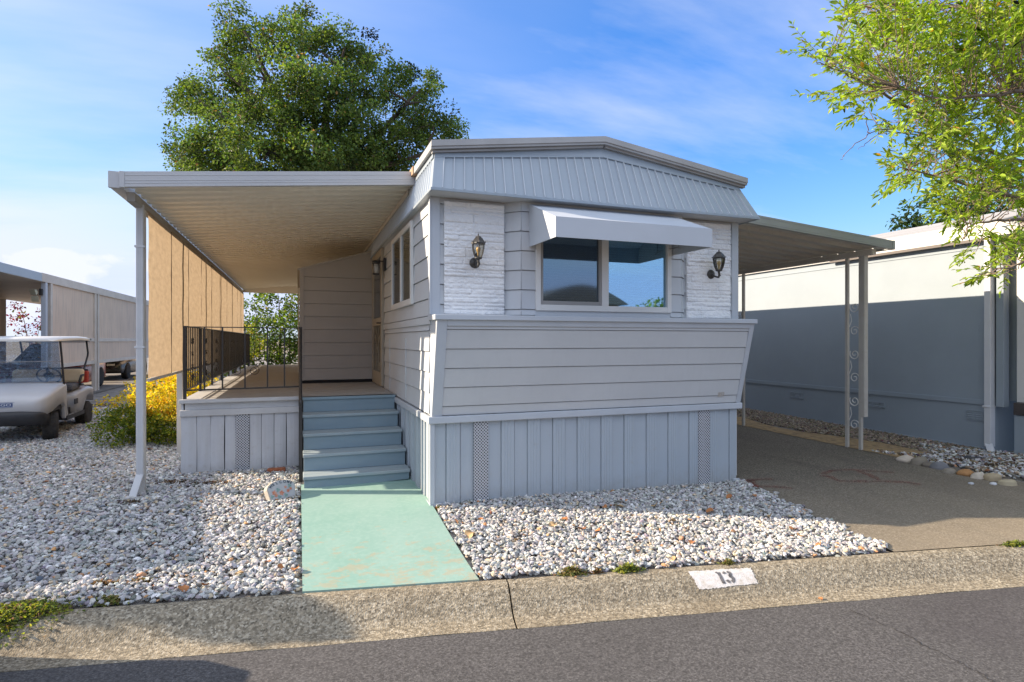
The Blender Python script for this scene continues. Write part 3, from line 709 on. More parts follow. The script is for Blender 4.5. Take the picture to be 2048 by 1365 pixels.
def blind(xa,xb,m):
    mb=MB(); z=gz0+.012
    while z<gz1:
        mb.hexa([(xa,BY+.035,z),(xb,BY+.035,z),(xb,BY+.055,z+.010),(xa,BY+.055,z+.010)],[(xa,BY+.035,z+.0015),(xb,BY+.035,z+.0015),(xb,BY+.055,z+.0115),(xa,BY+.055,z+.0115)]); z+=.0262
    for r in (.2,.8): x=xa+(xb-xa)*r; mb.box(x-.0015,x+.0015,BY+.031,BY+.034,gz0+.01,gz1)
    mb.build('blind',m,win)
blind(WX0+f+.03,2.955,M_BLIND2); blind(3.075,WX1-f-.01,M_BLIND)
# --- window awning
ax0,ax1=2.165,3.88; ayw,ayf=BY-.012,4.76
mb=MB(); t=.012
W1,W0,F1,F0=2.965,2.535,2.715,2.53
mb.hexa([(ax0,ayf,F1-t),(ax1,ayf,F1-t),(ax1,ayw,W1-t),(ax0,ayw,W1-t)],[(ax0,ayf,F1),(ax1,ayf,F1),(ax1,ayw,W1),(ax0,ayw,W1)])
mb.hexa([(ax0,ayf-t,F0),(ax1,ayf-t,F0),(ax1,ayf-.0005,F0),(ax0,ayf-.0005,F0)],[(ax0,ayf-t,F1-.001),(ax1,ayf-t,F1-.001),(ax1,ayf-.0005,F1-.001),(ax0,ayf-.0005,F1-.001)])
for x in (ax0,ax1-t):
    vs=[(x,ayf,F0),(x,ayw,W0),(x,ayw,W1-t-.001),(x,ayf,F1-t-.001)]; mb.hexa(vs,[(p[0]+t,p[1],p[2]) for p in vs])
aw=mb.build('window_awning',mat('white_awning_sheet',(.50,.53,.575),(.47,.50,.54),ns=2,rough=.6,bs=40,bst=.05),home)
mb=MB(); mb.tube([(ax1-.06,ayw,2.60),(ax1-.06,5.25,2.60),(ax1-.06,5.18,2.58)],.006,6); mb.tube([(ax1-.06,5.22,2.60),(ax1-.06,5.22,2.70),(ax1-.06,5.30,2.70)],.005,6); mb.build('bracket',M_GREYV,aw)
# --- ledgestone panels
def ledge(xa,xb,seed):
    rg=np.random.default_rng(seed); z0,z1=1.848,2.955; nx,nz=int((xb-xa)/.0055),int((z1-z0)/.0055)
    zz=z0; rows=[]
    while zz<z1: h=rg.choice([.035,.05,.07,.09,.05]); rows.append((zz,min(z1,zz+h))); zz+=h
    H=np.zeros((nz+1,nx+1)); xs=np.linspace(xa,xb,nx+1); zs=np.linspace(z0,z1,nz+1)
    for a,b in rows:
        k=np.where((zs>=a)&(zs<b+1e-6))[0]
        x=xa-rg.uniform(0,.3)
        while x<xb:
            w=rg.uniform(.18,.5); c=np.where((xs>=x)&(xs<x+w))[0]
            if len(c) and len(k):
                ez=np.minimum(zs[k]-a,b-zs[k])[:,None]; exx=np.minimum(xs[c]-x,x+w-xs[c])[None,:]
                e=np.clip(np.minimum(ez,exx)/.011,0,1)**.5; hh=rg.uniform(.008,.024); tl=rg.uniform(-.05,.05)
                H[np.ix_(k,c)]=e*(hh+tl*(zs[k]-(a+b)/2)[:,None])
            x+=w
    Xg,Zg=np.meshgrid(xs,zs); H+=.009*(vnoise(Xg*28,Zg*60,seed)-.5)+.006*(vnoise(Xg*70,Zg*120,seed+1)-.5)
    Y=YF-.028-H; V=np.stack([Xg,Y,Zg],2).reshape(-1,3)
    Y0=YF-.012
    idx=np.arange((nz+1)*(nx+1)).reshape(nz+1,nx+1)
    Fc=np.stack([idx[:-1,:-1],idx[:-1,1:],idx[1:,1:],idx[1:,:-1]],2).reshape(-1,4)
    # rim back to the wall
    rim=np.concatenate([idx[0,:],idx[1:,-1],idx[-1,-2::-1],idx[-2:0:-1,0]]); nb=len(V)
    RV=V[rim].copy(); RV[:,1]=Y0; V=np.concatenate([V,RV]); m=len(rim); k=np.arange(m); k2=(k+1)%m
    Fc=np.concatenate([Fc,np.stack([rim[k],nb+k,nb+k2,rim[k2]],1)])
    return npmesh('stone_veneer',V,Fc,M_STONEW,parent=home,smooth=True)
ledge(1.325,1.935,3); ledge(4.135,4.745,8)
# --- side window
sw0,sw1,sz0,sz1=6.42,7.88,2.0,2.93
mb=MB(); xo=X0-.045; xi=X0-.010
for a,b,c,d in ((sw0,sw0+.06,sz0,sz1),(sw1-.06,sw1,sz0,sz1),(sw0+.06,sw1-.06,sz0,sz0+.07),(sw0+.06,sw1-.06,sz1-.055,sz1),(7.10,7.16,sz0+.07,sz1-.055)): mb.box(xo,xi,a,b,c,d)
w2=mb.build('side_window',M_VINYL,home,bevel=.004)
mb=MB(); mb.box(xo+.018,xo+.022,sw0+.06,7.10,sz0+.07,sz1-.055); mb.build('pane',glass_mat('green_tinted_glass',refl=.12,clear=.15,tint=(.6,.6,.5),body=(.095,.09,.062),rough=.05),w2)
mb=MB(); mb.box(xo+.018,xo+.022,7.16,sw1-.06,sz0+.07,sz1-.055); mb.build('pane',M_DGLASS,w2,'dark insect screened pane')
# --- screen door on the left wall
d0,d1,dz0,dz1=8.80,9.95,.91,2.99
M_DOOR=mat('tan_door_frame',(.40,.345,.265),(.36,.31,.24),rough=.5)
mb=MB(); xo=X0-.05; xi=X0-.008
for a,b,c,d in ((d0,d0+.10,dz0,dz1),(d1-.10,d1,dz0,dz1),(d0+.10,d1-.10,dz0,dz0+.20),(d0+.10,d1-.10,dz1-.10,dz1),(d0+.10,d1-.10,1.83,1.95)): mb.box(xo,xi,a,b,c,d)
door=mb.build('screen_door',M_DOOR,home,bevel=.004)
mb=MB(); mb.box(xo+.02,xo+.024,d0+.10,d1-.10,1.95,dz1-.10); mb.build('pane',M_DGLASS,door)
mb=MB(); mb.box(xo+.02,xo+.024,d0+.10,d1-.10,dz0+.20,1.83); mb.build('screen_mesh',mat('brown_screen_mesh',(.13,.105,.075),(.10,.085,.06),rough=.7),door)
mb=MB()
for k in range(9):
    y=d0+.16+.105*k; mb.beam((xo+.012,y,dz0+.20),(xo+.012,y+.07*(-1)**k,1.83),.010,.010,(1,0,0))
for c in ((9.15,1.2),(9.6,1.2),(9.37,1.45),(9.15,1.62),(9.6,1.62)): mb.tube(spiral((xo+.010,c[0],c[1]),(0,1,0),(0,0,1),.09,1.4),.006,5)
mb.build('grille',mat('bronze_grille',(.30,.26,.19),rough=.45),door)
mb=MB(); mb.tube([(xo,d0+.06,1.86),(xo-.05,d0+.06,1.86),(xo-.05,d0+.15,1.86)],.01,8); mb.build('handle',M_BLACK,door)
# ------------------------------------------------------------------ lanterns on the stone panels
M_LCAP=mat('weathered_black_lantern_metal',(.035,.033,.032),(.06,.055,.05),ns=25,rough=.4)
def lantern(x,y,label):
    zc=2.36; root=thing('wall_lantern',(x,y,zc),label,'wall lantern','pair of carriage lanterns on the stone panels')
    hx,hy=x-.005,y-.145
    mb=MB(); Mx=Matrix.Rotation(R(90),3,'X'); mb.lathe([(.0,-.005),(.046,-.005),(.054,.004),(.048,.014),(.035,.022),(.02,.03)],(x,y,zc),20,M=Mx)
    mb.build('backplate',M_LCAP,root)
    mb=MB(); pts=[(x,y-.02,zc),(x,y-.07,zc-.03),(x,y-.12,zc-.045),(x,y-.155,zc-.03),(hx,hy,zc+.0),(hx,hy,zc+.03)]; mb.tube(pts,[.012,.011,.011,.011,.012,.018],8); mb.tube([(hx,hy,zc-.06),(hx,hy,zc-.035),(hx,hy,zc-.01)],[.004,.010,.007],8)
    mb.build('arm',M_LCAP,root)
    zb_,zt_=zc+.03,zc+.165
    def ringp(r,z,k): a=R(60*k+20); return Vector((hx+r*math.cos(a),hy+r*math.sin(a),z))
    prof=[(.030,zb_),(.047,zb_+.04),(.058,zb_+.085),(.062,zt_)]
    mb=MB()
    mb.lathe([(.0,zb_-.012),(.028,zb_-.012),(.04,zb_),(.036,zb_+.006),(.0,zb_+.006)],(hx,hy,0),12)
    for k in range(6): mb.tube([ringp(r,z,k) for r,z in prof],.005,5)
    mb.lathe([(.064,zt_-.006),(.071,zt_),(.071,zt_+.009),(.064,zt_+.012)],(hx,hy,0),6,smooth=False)
    mb.build('cage',M_LCAP,root)
    mb=MB(); mb.lathe([(r*.94,z) for r,z in prof],(hx,hy,0),6,smooth=False,M=Matrix.Rotation(R(20),3,'Z')); mb.build('lamp_glass',M_LGLASS,root)
    mb=MB(); mb.lathe([(.070,zt_+.010),(.060,zt_+.028),(.045,zt_+.050),(.031,zt_+.063),(.029,zt_+.069),(.016,zt_+.075),(.005,zt_+.080),(.008,zt_+.088),(.003,zt_+.096),(.0,zt_+.118)],(hx,hy,0),6,smooth=False,M=Matrix.Rotation(R(20),3,'Z'))
    for k in range(6): p=ringp(.073,zt_+.006,k); mb.tube([p,p+Vector((0,0,.02))],[.006,.001],5)
    mb.build('cap',M_LCAP,root)
    mb=MB(); mb.lathe([(.010,zb_+.006),(.010,zb_+.05),(.016,zb_+.06),(.022,zb_+.08),(.018,zb_+.10),(.0,zb_+.112)],(hx,hy,0),12); mb.build('bulb',M_BULB,root)
    return root
lantern(1.625,YF-.045,'black carriage lantern on the white stone panel left of the awning')
lantern(4.46,YF-.045,'black carriage lantern on the white stone panel right of the awning')
# porch jar light beside the screen door
pl=thing('porch_light',(X0-.02,8.62,2.66),'small black jar light on the side wall beside the screen door','porch light')
mb=MB(); mb.box(X0-.045,X0-.018,8.56,8.68,2.62,2.80); mb.beam((X0-.045,8.62,2.755),(X0-.15,8.62,2.755),.018,.018); mb.lathe([(.02,2.765),(.058,2.755),(.062,2.72),(.055,2.715)],(X0-.15,8.62,0),12); mb.lathe([(.052,2.572),(.052,2.56),(.03,2.555)],(X0-.15,8.62,0),12)
for k in range(4): a=R(90*k+45); mb.tube([(X0-.15+.052*math.cos(a),8.62+.052*math.sin(a),2.565),(X0-.15+.052*math.cos(a),8.62+.052*math.sin(a),2.72)],.004,5)
mb.build('bracket',M_BLACK,pl)
mb=MB(); mb.lathe([(.03,2.575),(.042,2.60),(.042,2.67),(.03,2.71)],(X0-.15,8.62,0),14); mb.build('jar',mat('frosted_jar_glass',(.45,.42,.37),rough=.2),pl)
# ------------------------------------------------------------------ patio cover left of the home
M_ALU=mat('beige_painted_aluminium',(.79,.745,.655),(.75,.705,.615),ns=.5,rough=.5)
M_FASC=mat('pale_aluminium_fascia',(.48,.48,.485),(.44,.44,.45),ns=1.1,rough=.4,bs=20,bst=.06,bstretch=(.3,1,12))
M_POST=mat('grey_white_metal_post',(.50,.48,.45),(.45,.43,.40),ns=2,rough=.5,dirt=(.3,(.36,.31,.25)))
pxl,pxr,py0,py1=-1.57,1.235,6.39,18.5
patio=thing('patio_cover',((pxl+pxr)/2,(py0+py1)/2,2.9),'long beige metal patio cover with corrugated underside over the porch','patio cover')
def pz(x): return 3.055+(3.335-3.055)*(x-pxl)/(pxr-pxl)
prof=[]; y=py0+.06; pr=.230
while y<py1-.05:
    prof+=[(y,.0),(y+.105,.0),(y+.112,.055),(y+.222,.055)]; y+=pr
mb=MB(); vs=[];n=len(prof)
for x in (pxl+.05,pxr-.02):
    for yy,dz in prof: vs.append((x,yy,pz(x)+dz+.01))
for x in (pxl+.05,pxr-.02):
    for yy,dz in prof: vs.append((x,yy,pz(x)+dz+.0135))
fs=[]
for i in range(n-1): fs.append((i,i+1,n+i+1,n+i)); fs.append((2*n+i+1,2*n+i,3*n+i,3*n+i+1))
mb.add(vs,fs); mb.build('roof_panel',M_ALU,patio,fix=False)
mb=MB()
q=lambda x,y,dz:(x,y,pz(x)+dz)
mb.hexa([q(pxl,py0,-.012),q(pxr+.01,py0,-.012),q(pxr+.01,py0+.05,-.012),q(pxl,py0+.05,-.012)],[q(pxl,py0,.135),q(pxr+.01,py0,.135),q(pxr+.01,py0+.05,.135),q(pxl,py0+.05,.135)])
for zz in (.02,.045,.095): mb.hexa([q(pxl+.03,py0-.003,zz),q(pxr+.01,py0-.003,zz),q(pxr+.01,py0+.001,zz),q(pxl+.03,py0+.001,zz)],[q(pxl+.03,py0-.003,zz+.008),q(pxr+.01,py0-.003,zz+.008),q(pxr+.01,py0+.001,zz+.008),q(pxl+.03,py0+.001,zz+.008)])
mb.box(pxl-.012,pxl+.03,py0-.006,py0+.04,3.04,3.192)
mb.build('fascia',M_FASC,patio,bevel=.003)
mb=MB(); mb.box(pxl-.10,pxl-.002,py0+.052,py1,3.04,3.05); mb.box(pxl-.104,pxl-.098,py0+.052,py1,3.045,3.185); mb.box(pxl-.0,pxl+.006,py0+.052,py1,3.04,3.19); mb.box(pxl-.104,pxl+.0,py0+.01,py0+.05,3.035,3.188)
mb.build('gutter',M_FASC,patio)
mb=MB(); mb.box(-1.575,-1.50,py0+.2,py1-.05,2.955,3.045); mb.build('beam',mat('dusty_grey_beam',(.34,.32,.29),(.28,.26,.235),ns=3,rough=.6),patio,bevel=.004)
mb=MB(); mb.box(pxl+.06,pxr-.05,py1-.06,py1,2.99,3.30); mb.build('end_fascia',M_ALU,patio)
mb=MB(); q=lambda y,o,z:(X0+.005-o,y,z); mb.box(X0-.03,X0+.03,py0+.3,py1-.3,3.275,3.335); mb.build('wall_hanger',M_POST,patio)
for yy in (6.98,9.06,11.14,13.22,15.3,17.4):
    mb=MB(); mb.box(-1.565,-1.495,yy-.035,yy+.035,g(-1.53,yy)-.05,2.953)
    if yy>7: mb.box(-1.58,-1.48,yy-.05,yy+.05,g(-1.53,yy)+.0,g(-1.53,yy)+.02)
    mb.build('post',M_POST,patio,bevel=.004)
mb=MB(); a=.034
def dsp(pts,w,dp):
    pts=[Vector(p) for p in pts]
    for p,qq in zip(pts,pts[1:]):
        mb.beam(p,qq,w,dp,(0,1,0))
        for o in (-.3,0,.3): mb.beam(p+Vector((o*w,-dp/2-.001,0)),qq+Vector((o*w,-dp/2-.001,0)),.010,.006,(0,1,0))
dsp([(-1.525,6.90,2.99),(-1.525,6.90,.22)],.064,.05); dsp([(-1.525,6.90,.225),(-1.57,6.74,-.02)],.064,.05)
mb.box(-1.57,-1.48,6.868,6.94,1.52,1.54); mb.box(-1.57,-1.48,6.868,6.94,2.55,2.57)
mb.build('downspout',mat('white_fluted_downspout',(.56,.56,.57),(.5,.5,.51),ns=4,rough=.45),patio)
# ------------------------------------------------------------------ woven sun shade
def shade_mat():
    m,nt,b=_nt('tan_woven_shade_cloth'); v=coords(nt,(1,1,.30))
    c=mix(nt,ramp(nt,noise(nt,coords(nt,(1,2,5)),3.2,7,.6),[(.36,0.),(.68,1.)]),(.41,.31,.205),(.31,.235,.155))
    c=mix(nt,ramp(nt,noise(nt,coords(nt,(1,6,1)),26,4),[(.5,0.),(.8,.35)]),c,(.50,.385,.265))
    L(nt,c,b.inputs['Base Color']); b.inputs['Roughness'].default_value=.85
    t=nt.nodes.new('ShaderNodeBsdfTranslucent'); L(nt,c,t.inputs['Color']); x=nt.nodes.new('ShaderNodeMixShader'); x.inputs[0].default_value=.5
    L(nt,b.outputs[0],x.inputs[1]); L(nt,t.outputs[0],x.inputs[2]); L(nt,x.outputs[0],nt.nodes['Material Output'].inputs['Surface'])
    bump(nt,b,noise(nt,coords(nt,(1,3,1)),30,4),.4,.01); return m
M_SHADE=shade_mat(); M_SEAMD=mat('dark_seam_tape',(.2,.15,.1),rough=.8)
shade=thing('sun_shade',(-1.48,12.7,1.19),'tan woven sun shade hung along the outer side of the porch','sun shade')
y=7.06; k=0
while y<18.3:
    e=min(18.35,y+1.19); s=random.random()*6
    def sh(i,j,y=y,e=e,s=s):
        yy=y+.002+(e-y-.004)*i; z=1.19+.012*math.sin(yy*2.1+s)+(2.955-1.19)*j
        return (-1.488+.004*math.sin(yy*3+s)*math.sin(j*3)+.003*math.sin(j*17+s),yy,z)
    mb=MB(); mb.grid(sh,6,10,True); mb.build('shade_panel',M_SHADE,shade)
    mb=MB(); mb.box(-1.493,-1.483,e-.0028,e+.0028,1.185,2.95); mb.build('seam_strip',M_SEAMD,shade)
    y=e; k+=1
mb=MB(); mb.box(-1.500,-1.468,7.05,18.35,1.165,1.195); mb.build('hem_bar',M_POST,shade)
# ------------------------------------------------------------------ porch deck
M_DECK=mat('weathered_grey_decking',(.30,.285,.27),(.40,.38,.36),ns=2.2,rough=.85,stretch=(1,9,1),bs=60,bst=.3,bd=.003,bstretch=(1,14,1),dirt=(.4,(.13,.11,.10)))
M_DTRIM=mat('white_painted_deck_board',(.52,.52,.525),(.46,.455,.455),ns=3,rough=.6,dirt=(.4,(.38,.35,.32)),bs=30,bst=.2,bd=.003,bstretch=(8,8,1))
M_DSKIRT=mat('white_washed_deck_skirting',(.53,.54,.56),(.47,.475,.50),ns=2.4,rough=.6,dirt=(.45,(.37,.345,.32)),bs=26,bst=.35,bd=.004,bstretch=(10,10,.4),streak=.25,streakc=(.36,.35,.34))
DX0,DX1,DY0,DY1,DZ=-1.29,.03,7.78,17.9,.90
deck=thing('porch_deck',((DX0+X0)/2,(DY0+DY1)/2,0),'raised porch deck of grey weathered boards with white washed skirting','deck')
mb=MB(); y=DY0+.02
while y<DY1:
    e=y+.138; mb.box(DX0+.20,X0-.03,y+.003,e-.002,DZ-.03,DZ-.003+random.uniform(-.0015,.0015)); y=e
mb.box(DX1+.02,X0-.03,7.60,DY0+.018,DZ-.03,DZ-.003)
mb.build('decking',M_DECK,deck)
mb=MB(); mb.box(DX0,DX0+.198,DY0+.001,DY1,DZ-.035,DZ+.002); mb.build('edge_board',M_DTRIM,deck,bevel=.004)
mb=MB(); mb.box(DX0-.03,DX1,DY0-.07,DY0-.001,DZ-.045,DZ+.0); mb.build('front_nosing',M_DTRIM,deck,bevel=.006)
mb=MB(); mb.box(DX0+.03,DX1-.03,DY0-.02,DY0+.01,DZ-.125,DZ-.046); mb.build('recessed_rim_board',M_DTRIM,deck)
mb=MB(); mb.box(DX0-.02,DX1,DY0-.06,DY0+.01,DZ-.20,DZ-.126); mb.build('skirt_rail',M_DTRIM,deck,bevel=.006)
xs=[-1.305,-1.135,-.985,-.835,-.715,-.565,-.43,-.285,-.145,.03]
for a,b in zip(xs,xs[1:]):
    zb0=min(g(a,DY0),g(b,DY0))-.06
    if abs(a+.715)<.01:
        mb=MB(); mb.box(a,b,DY0-.038,DY0-.028,zb0,DZ-.20); mb.build('deck_vent',M_PERF,deck)
        continue
    mb=MB(); w1=random.uniform(-.006,.006); o=random.uniform(0,.012)
    n=8
    def bd(i,j,a=a,b=b,w1=w1,o=o): return (a+.003+(b-a-.006)*i+w1*math.sin(j*3.1),DY0-.026-o*(1-j)-.007*math.sin(i*math.pi)-.004*math.sin(j*6+a*9),zb0+(DZ-.2-zb0)*j)
    mb.grid(bd,4,n); mb.grid(lambda i,j:tuple(np.array(bd(i,j))+np.array((0,.02,0))),4,n)
    for i in (0,1):
        for j in range(n):
            p,q2=Vector(bd(i,j/n)),Vector(bd(i,(j+1)/n)); mb.add([p,q2,q2+Vector((0,.02,0)),p+Vector((0,.02,0))],[(0,1,2,3)])
    mb.build('skirt_board',M_DSKIRT,deck)
mb=MB(); mb.box(DX0-.01,DX0+.015,DY0-.02,DY1,-.05,DZ-.036); mb.build('side_skirt',M_DSKIRT,deck)
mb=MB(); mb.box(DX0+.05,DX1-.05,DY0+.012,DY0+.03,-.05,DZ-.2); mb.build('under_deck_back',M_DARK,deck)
# ------------------------------------------------------------------ steps
splash(M_DSKIRT,-.1,.28,(.27,.22,.165),.6)
M_STEP=mat('blue_grey_step_paint',(.205,.28,.325),(.185,.255,.30),ns=2.5,rough=.55,bs=40,bst=.2,bd=.002,bstretch=(1,8,8),dirt=(.35,(.27,.27,.26)),stretch=(1,4,4))
M_TREAD=mat('scuffed_blue_grey_tread',(.25,.315,.35),(.30,.345,.365),ns=4,rough=.65,bs=50,bst=.25,bd=.002,bstretch=(1,8,8),stretch=(1,5,1))
steps=thing('porch_steps',(.62,7.0,0),'five blue grey wooden steps leading up to the porch','steps')
ZS=[.155,.341,.528,.714,.897]; sx0,sx1=.045,1.165
for i,z in enumerate(ZS):
    y=6.50+.265*i; zl=(ZS[i-1] if i else None)
    mb=MB(); zr0=(zl+.001 if zl else None)
    if zr0 is None: mb.hexa([(sx0+.01,y+.02,-.005),(sx1,y+.02,.045),(sx1,y+.045,.045),(sx0+.01,y+.045,-.005)],[(sx0+.01,y+.02,z-.036),(sx1,y+.02,z-.036),(sx1,y+.045,z-.036),(sx0+.01,y+.045,z-.036)])
    else: mb.box(sx0+.01,sx1,y+.02,y+.045,zr0,z-.036)
    mb.build('riser',M_STEP,steps)
    for a,b in ((y,y+.135),(y+.139,y+.28)) if i<4 else ((y,y+.135),):
        mb=MB(); mb.box(sx0,sx1+.012,a,b,z-.035,z); mb.build('tread',M_TREAD if i<4 else M_STEP,steps,bevel=.006)
for x in (sx0+.012,sx1-.04):
    mb=MB(); vs=[(6.55,-.03)]
    for i,z in enumerate(ZS): vs+=[(6.55+.265*i,z-.037),(6.55+.265*(i+1),z-.037)]
    vs+=[(6.55+.265*5,-.03)]; mb.prism(vs,lambda a,b,d,x=x:(x+d,a,b),.03); mb.build('stringer',M_STEP,steps)
# ------------------------------------------------------------------ wrought-iron railings
rail=thing('porch_railing',(-.6,8.5,.9),'black wrought iron railing with scrolls round the porch edge','railing')
def bar(p,q,w,name,parent=rail): mb=MB(); mb.beam(p,q,w,w,(0,1,0) if abs(p[2]-q[2])>.3 else (0,0,1)); return mb.build(name,M_BLACK,parent)
rz,rb=1.765,1.005; ry=DY0+.01; rx=-1.265
bar((rx,ry,DZ),(rx,ry,rz),.034,'corner_post'); bar((rx,ry,rz-.006),(.03,ry,rz-.012),.012,'top_rail'); bar((rx,ry,rb),(.03,ry,rb+.012),.018,'bottom_rail')
for u in (409,445,490,535,569):
    a=(u-CX)/F; r=(rt[0]*a+fw[0])/(rt[1]*a+fw[1]); bar((r*ry,ry,rb),(r*ry,ry,rz-.01),.016,'baluster')
for u,s in ((474,1),(508,-1)):
    a=(u-CX)/F; r=(rt[0]*a+fw[0])/(rt[1]*a+fw[1]); mb=MB(); mb.tube(spiral((r*ry,ry,1.23),(s,0,0),(0,0,1),.068,1.7,30,start=1.2),.0035,5); mb.build('scroll',M_BLACK,rail)
ye=17.3
mb=MB(); mb.beam((rx,ry,rz),(rx,ye,rz),.028,.012); mb.build('top_rail',M_BLACK,rail)
mb=MB(); mb.beam((rx,ry,rb),(rx,ye,rb),.016,.012); mb.build('bottom_rail',mat('worn_iron',(.10,.085,.07),(.03,.028,.027),ns=12,rough=.5),rail)
y=ry+.135; k=1
while y<ye:
    if k%9==0: bar((rx,y,DZ-.0),(rx,y,rz),.026,'side_post')
    elif k%9==4:
        mb=MB(); mb.beam((rx,y,rb),(rx,y,rz),.013,.013,(0,1,0))
        for zc,r2 in ((1.60,.034),(1.44,.022),(1.28,.022),(1.14,.034)): mb.tube(spiral((rx,y,zc),(0,1,0),(0,0,1),r2,1.3),.008,5); mb.tube(spiral((rx,y,zc-.02),(0,-1,0),(0,0,-1),r2,1.2),.008,5)
        mb.build('scrolled_baluster',M_BLACK,rail)
    else: bar((rx,y,rb),(rx,y,rz),.013,'baluster')
    y+=.128; k+=1
bar((rx,ye,DZ),(rx,ye,rz),.034,'corner_post')
bar((rx,ye,rz-.006),(.0,ye,rz-.006),.012,'top_rail'); bar((rx,ye,rb+.04),(.0,ye,rb+.04),.012,'bottom_rail')
for k in range(1,10): bar((rx+.128*k,ye,rb+.04),(rx+.128*k,ye,rz-.01),.012,'baluster')
sr=thing('stair_railing',(.03,7.2,0),'black iron handrail running down the left side of the steps','handrail')
hx=.022
bar((hx,7.66,-.03),(hx,7.66,1.765),.040,'top_post',sr); bar((hx,6.86,-.04),(hx,6.86,.98),.034,'bottom_post',sr)
mb=MB(); mb.tube([(hx,7.66,1.76),(hx,6.86,1.02),(hx,6.72,.96),(hx,6.63,.965),(hx,6.60,.93),(hx,6.62,.89),(hx,6.67,.895)],.014,6); mb.build('handrail',M_BLACK,sr)
bar((hx,7.66,.98),(hx,6.86,.26),.016,'bottom_rail',sr)
for t in (.2,.4,.6,.8): y=7.66-.8*t; bar((hx,y,.98-.72*t),(hx,y,1.76-.74*t),.012,'baluster',sr)
# ------------------------------------------------------------------ closet on the porch
M_CLOS=mat('beige_grey_closet_siding',(.42,.385,.345),(.39,.36,.32),ns=1.5,rough=.6,bs=50,bst=.1,bstretch=(1,1,8),streak=.12,streakc=(.33,.30,.27))
cl=thing('storage_closet',(.62,11.5,.9),'beige sided porch closet with a sloping top beside the screen door','closet')
cx0,cy0,cy1=.03,10.02,13.4
mb=MB(); zc0=.945
def ctop(x): return 2.775+(3.12-2.775)*(x-cx0)/(1.18-cx0)
siding(mb,(cx0+.05,cy0),(1.185,cy0),zc0,2.63,course=.212,phase=.19,th=.010)
mb.hexa([(cx0+.05,cy0-.008,2.636),(1.185,cy0-.008,2.636),(1.185,cy0+.02,2.636),(cx0+.05,cy0+.02,2.636)],[(cx0+.05,cy0-.003,ctop(cx0+.05)-.03),(1.185,cy0-.003,ctop(1.185)-.03),(1.185,cy0+.02,ctop(1.185)-.03),(cx0+.05,cy0+.02,ctop(cx0+.05)-.03)])
mb.build('front_panel',M_CLOS,cl)
mb=MB(); siding(mb,(cx0,cy1),(cx0,cy0+.05),zc0,2.74,course=.212,phase=.19,th=.010); mb.box(cx0+.03,1.18,cy0+.03,cy1,zc0,2.74); mb.build('side_panel',M_CLOS,cl)
mb=MB(); mb.box(cx0-.016,cx0+.05,cy0-.016,cy0+.05,zc0,2.76); mb.build('corner_board',M_CLOS,cl,bevel=.003)
mb=MB(); mb.hexa([(cx0-.05,cy0-.03,ctop(cx0-.05)-.03),(1.185,cy0-.03,ctop(1.185)-.03),(1.185,cy1,ctop(1.185)-.03),(cx0-.05,cy1,ctop(cx0-.05)-.03)],[(cx0-.05,cy0-.03,ctop(cx0-.05)),(1.185,cy0-.03,ctop(1.185)),(1.185,cy1,ctop(1.185)),(cx0-.05,cy1,ctop(cx0-.05))]); mb.build('roof',M_CLOS,cl)
mb=MB(); mb.box(cx0+.02,1.19,cy0-.012,cy0+.03,.898,.942); mb.build('base_strip',M_DARK,cl)
mb=MB(); mb.box(cx0-.045,cx0-.02,13.5,13.58,.9,2.95); mb.build('edge_post',M_VINYL,cl)
# ------------------------------------------------------------------ carport on the right
M_CP=mat('grey_beige_carport_metal',(.60,.555,.49),(.54,.49,.43),ns=1.1,rough=.5,dirt=(.3,(.25,.21,.17)))
M_CPF=mat('weathered_grey_fascia',(.36,.375,.37),(.32,.335,.33),ns=1.4,rough=.45,bs=20,bst=.06)
M_CPP=mat('off_white_iron_post',(.50,.475,.44),(.44,.41,.37),ns=3,rough=.5,dirt=(.35,(.38,.30,.21)))
cx0,cx1,cy0,cy1=4.93,8.11,5.98,12.8
cp=thing('carport_cover',(6.6,9.5,2.8),'flat metal carport cover with scrolled double posts on the right side of the home','carport')
def cz(x): return 3.165+(2.925-3.165)*(x-cx0)/(cx1-cx0)
prof=[];y=cy0+.06;pr=.30
while y<cy1-.05: prof+=[(y,0.),(y+.12,0.),(y+.15,.05),(y+.27,.05)]; y+=pr
vs=[];n=len(prof)
for dz0 in (.0,.004):
    for x in (cx0,cx1-.02):
        for yy,dz in prof: vs.append((x,yy,cz(x)+dz+.012+dz0))
fs=[]
for i in range(n-1): fs.append((i,i+1,n+i+1,n+i)); fs.append((2*n+i+1,2*n+i,3*n+i,3*n+i+1))
mb=MB(); mb.add(vs,fs); mb.build('roof_panel',M_CP,cp,fix=False)
mb=MB(); q=lambda x,y,dz:(x,y,cz(x)+dz)
mb.hexa([q(cx0,cy0,-.005),q(cx1,cy0,-.005),q(cx1,cy0+.05,-.005),q(cx0,cy0+.05,-.005)],[q(cx0,cy0,.118),q(cx1,cy0,.118),q(cx1,cy0+.05,.118),q(cx0,cy0+.05,.118)])
for zz in (.02,.09): mb.hexa([q(cx0,cy0-.003,zz),q(cx1-.04,cy0-.003,zz),q(cx1-.04,cy0+.001,zz),q(cx0,cy0+.001,zz)],[q(cx0,cy0-.003,zz+.01),q(cx1-.04,cy0-.003,zz+.01),q(cx1-.04,cy0+.001,zz+.01),q(cx0,cy0+.001,zz+.01)])
mb.box(cx1-.035,cx1+.012,cy0-.006,cy0+.052,2.915,3.046); mb.build('fascia',M_CPF,cp,bevel=.003)
mb=MB(); mb.box(cx1-.02,cx1+.01,cy0+.054,cy1,2.92,2.93); mb.box(cx1+.0,cx1+.008,cy0+.054,cy1,2.932,3.035); mb.build('gutter',M_CPF,cp)
mb=MB(); mb.box(7.86,7.94,cy0+.15,cy1-.05,2.855,2.935); mb.build('beam',M_CP,cp,bevel=.004)
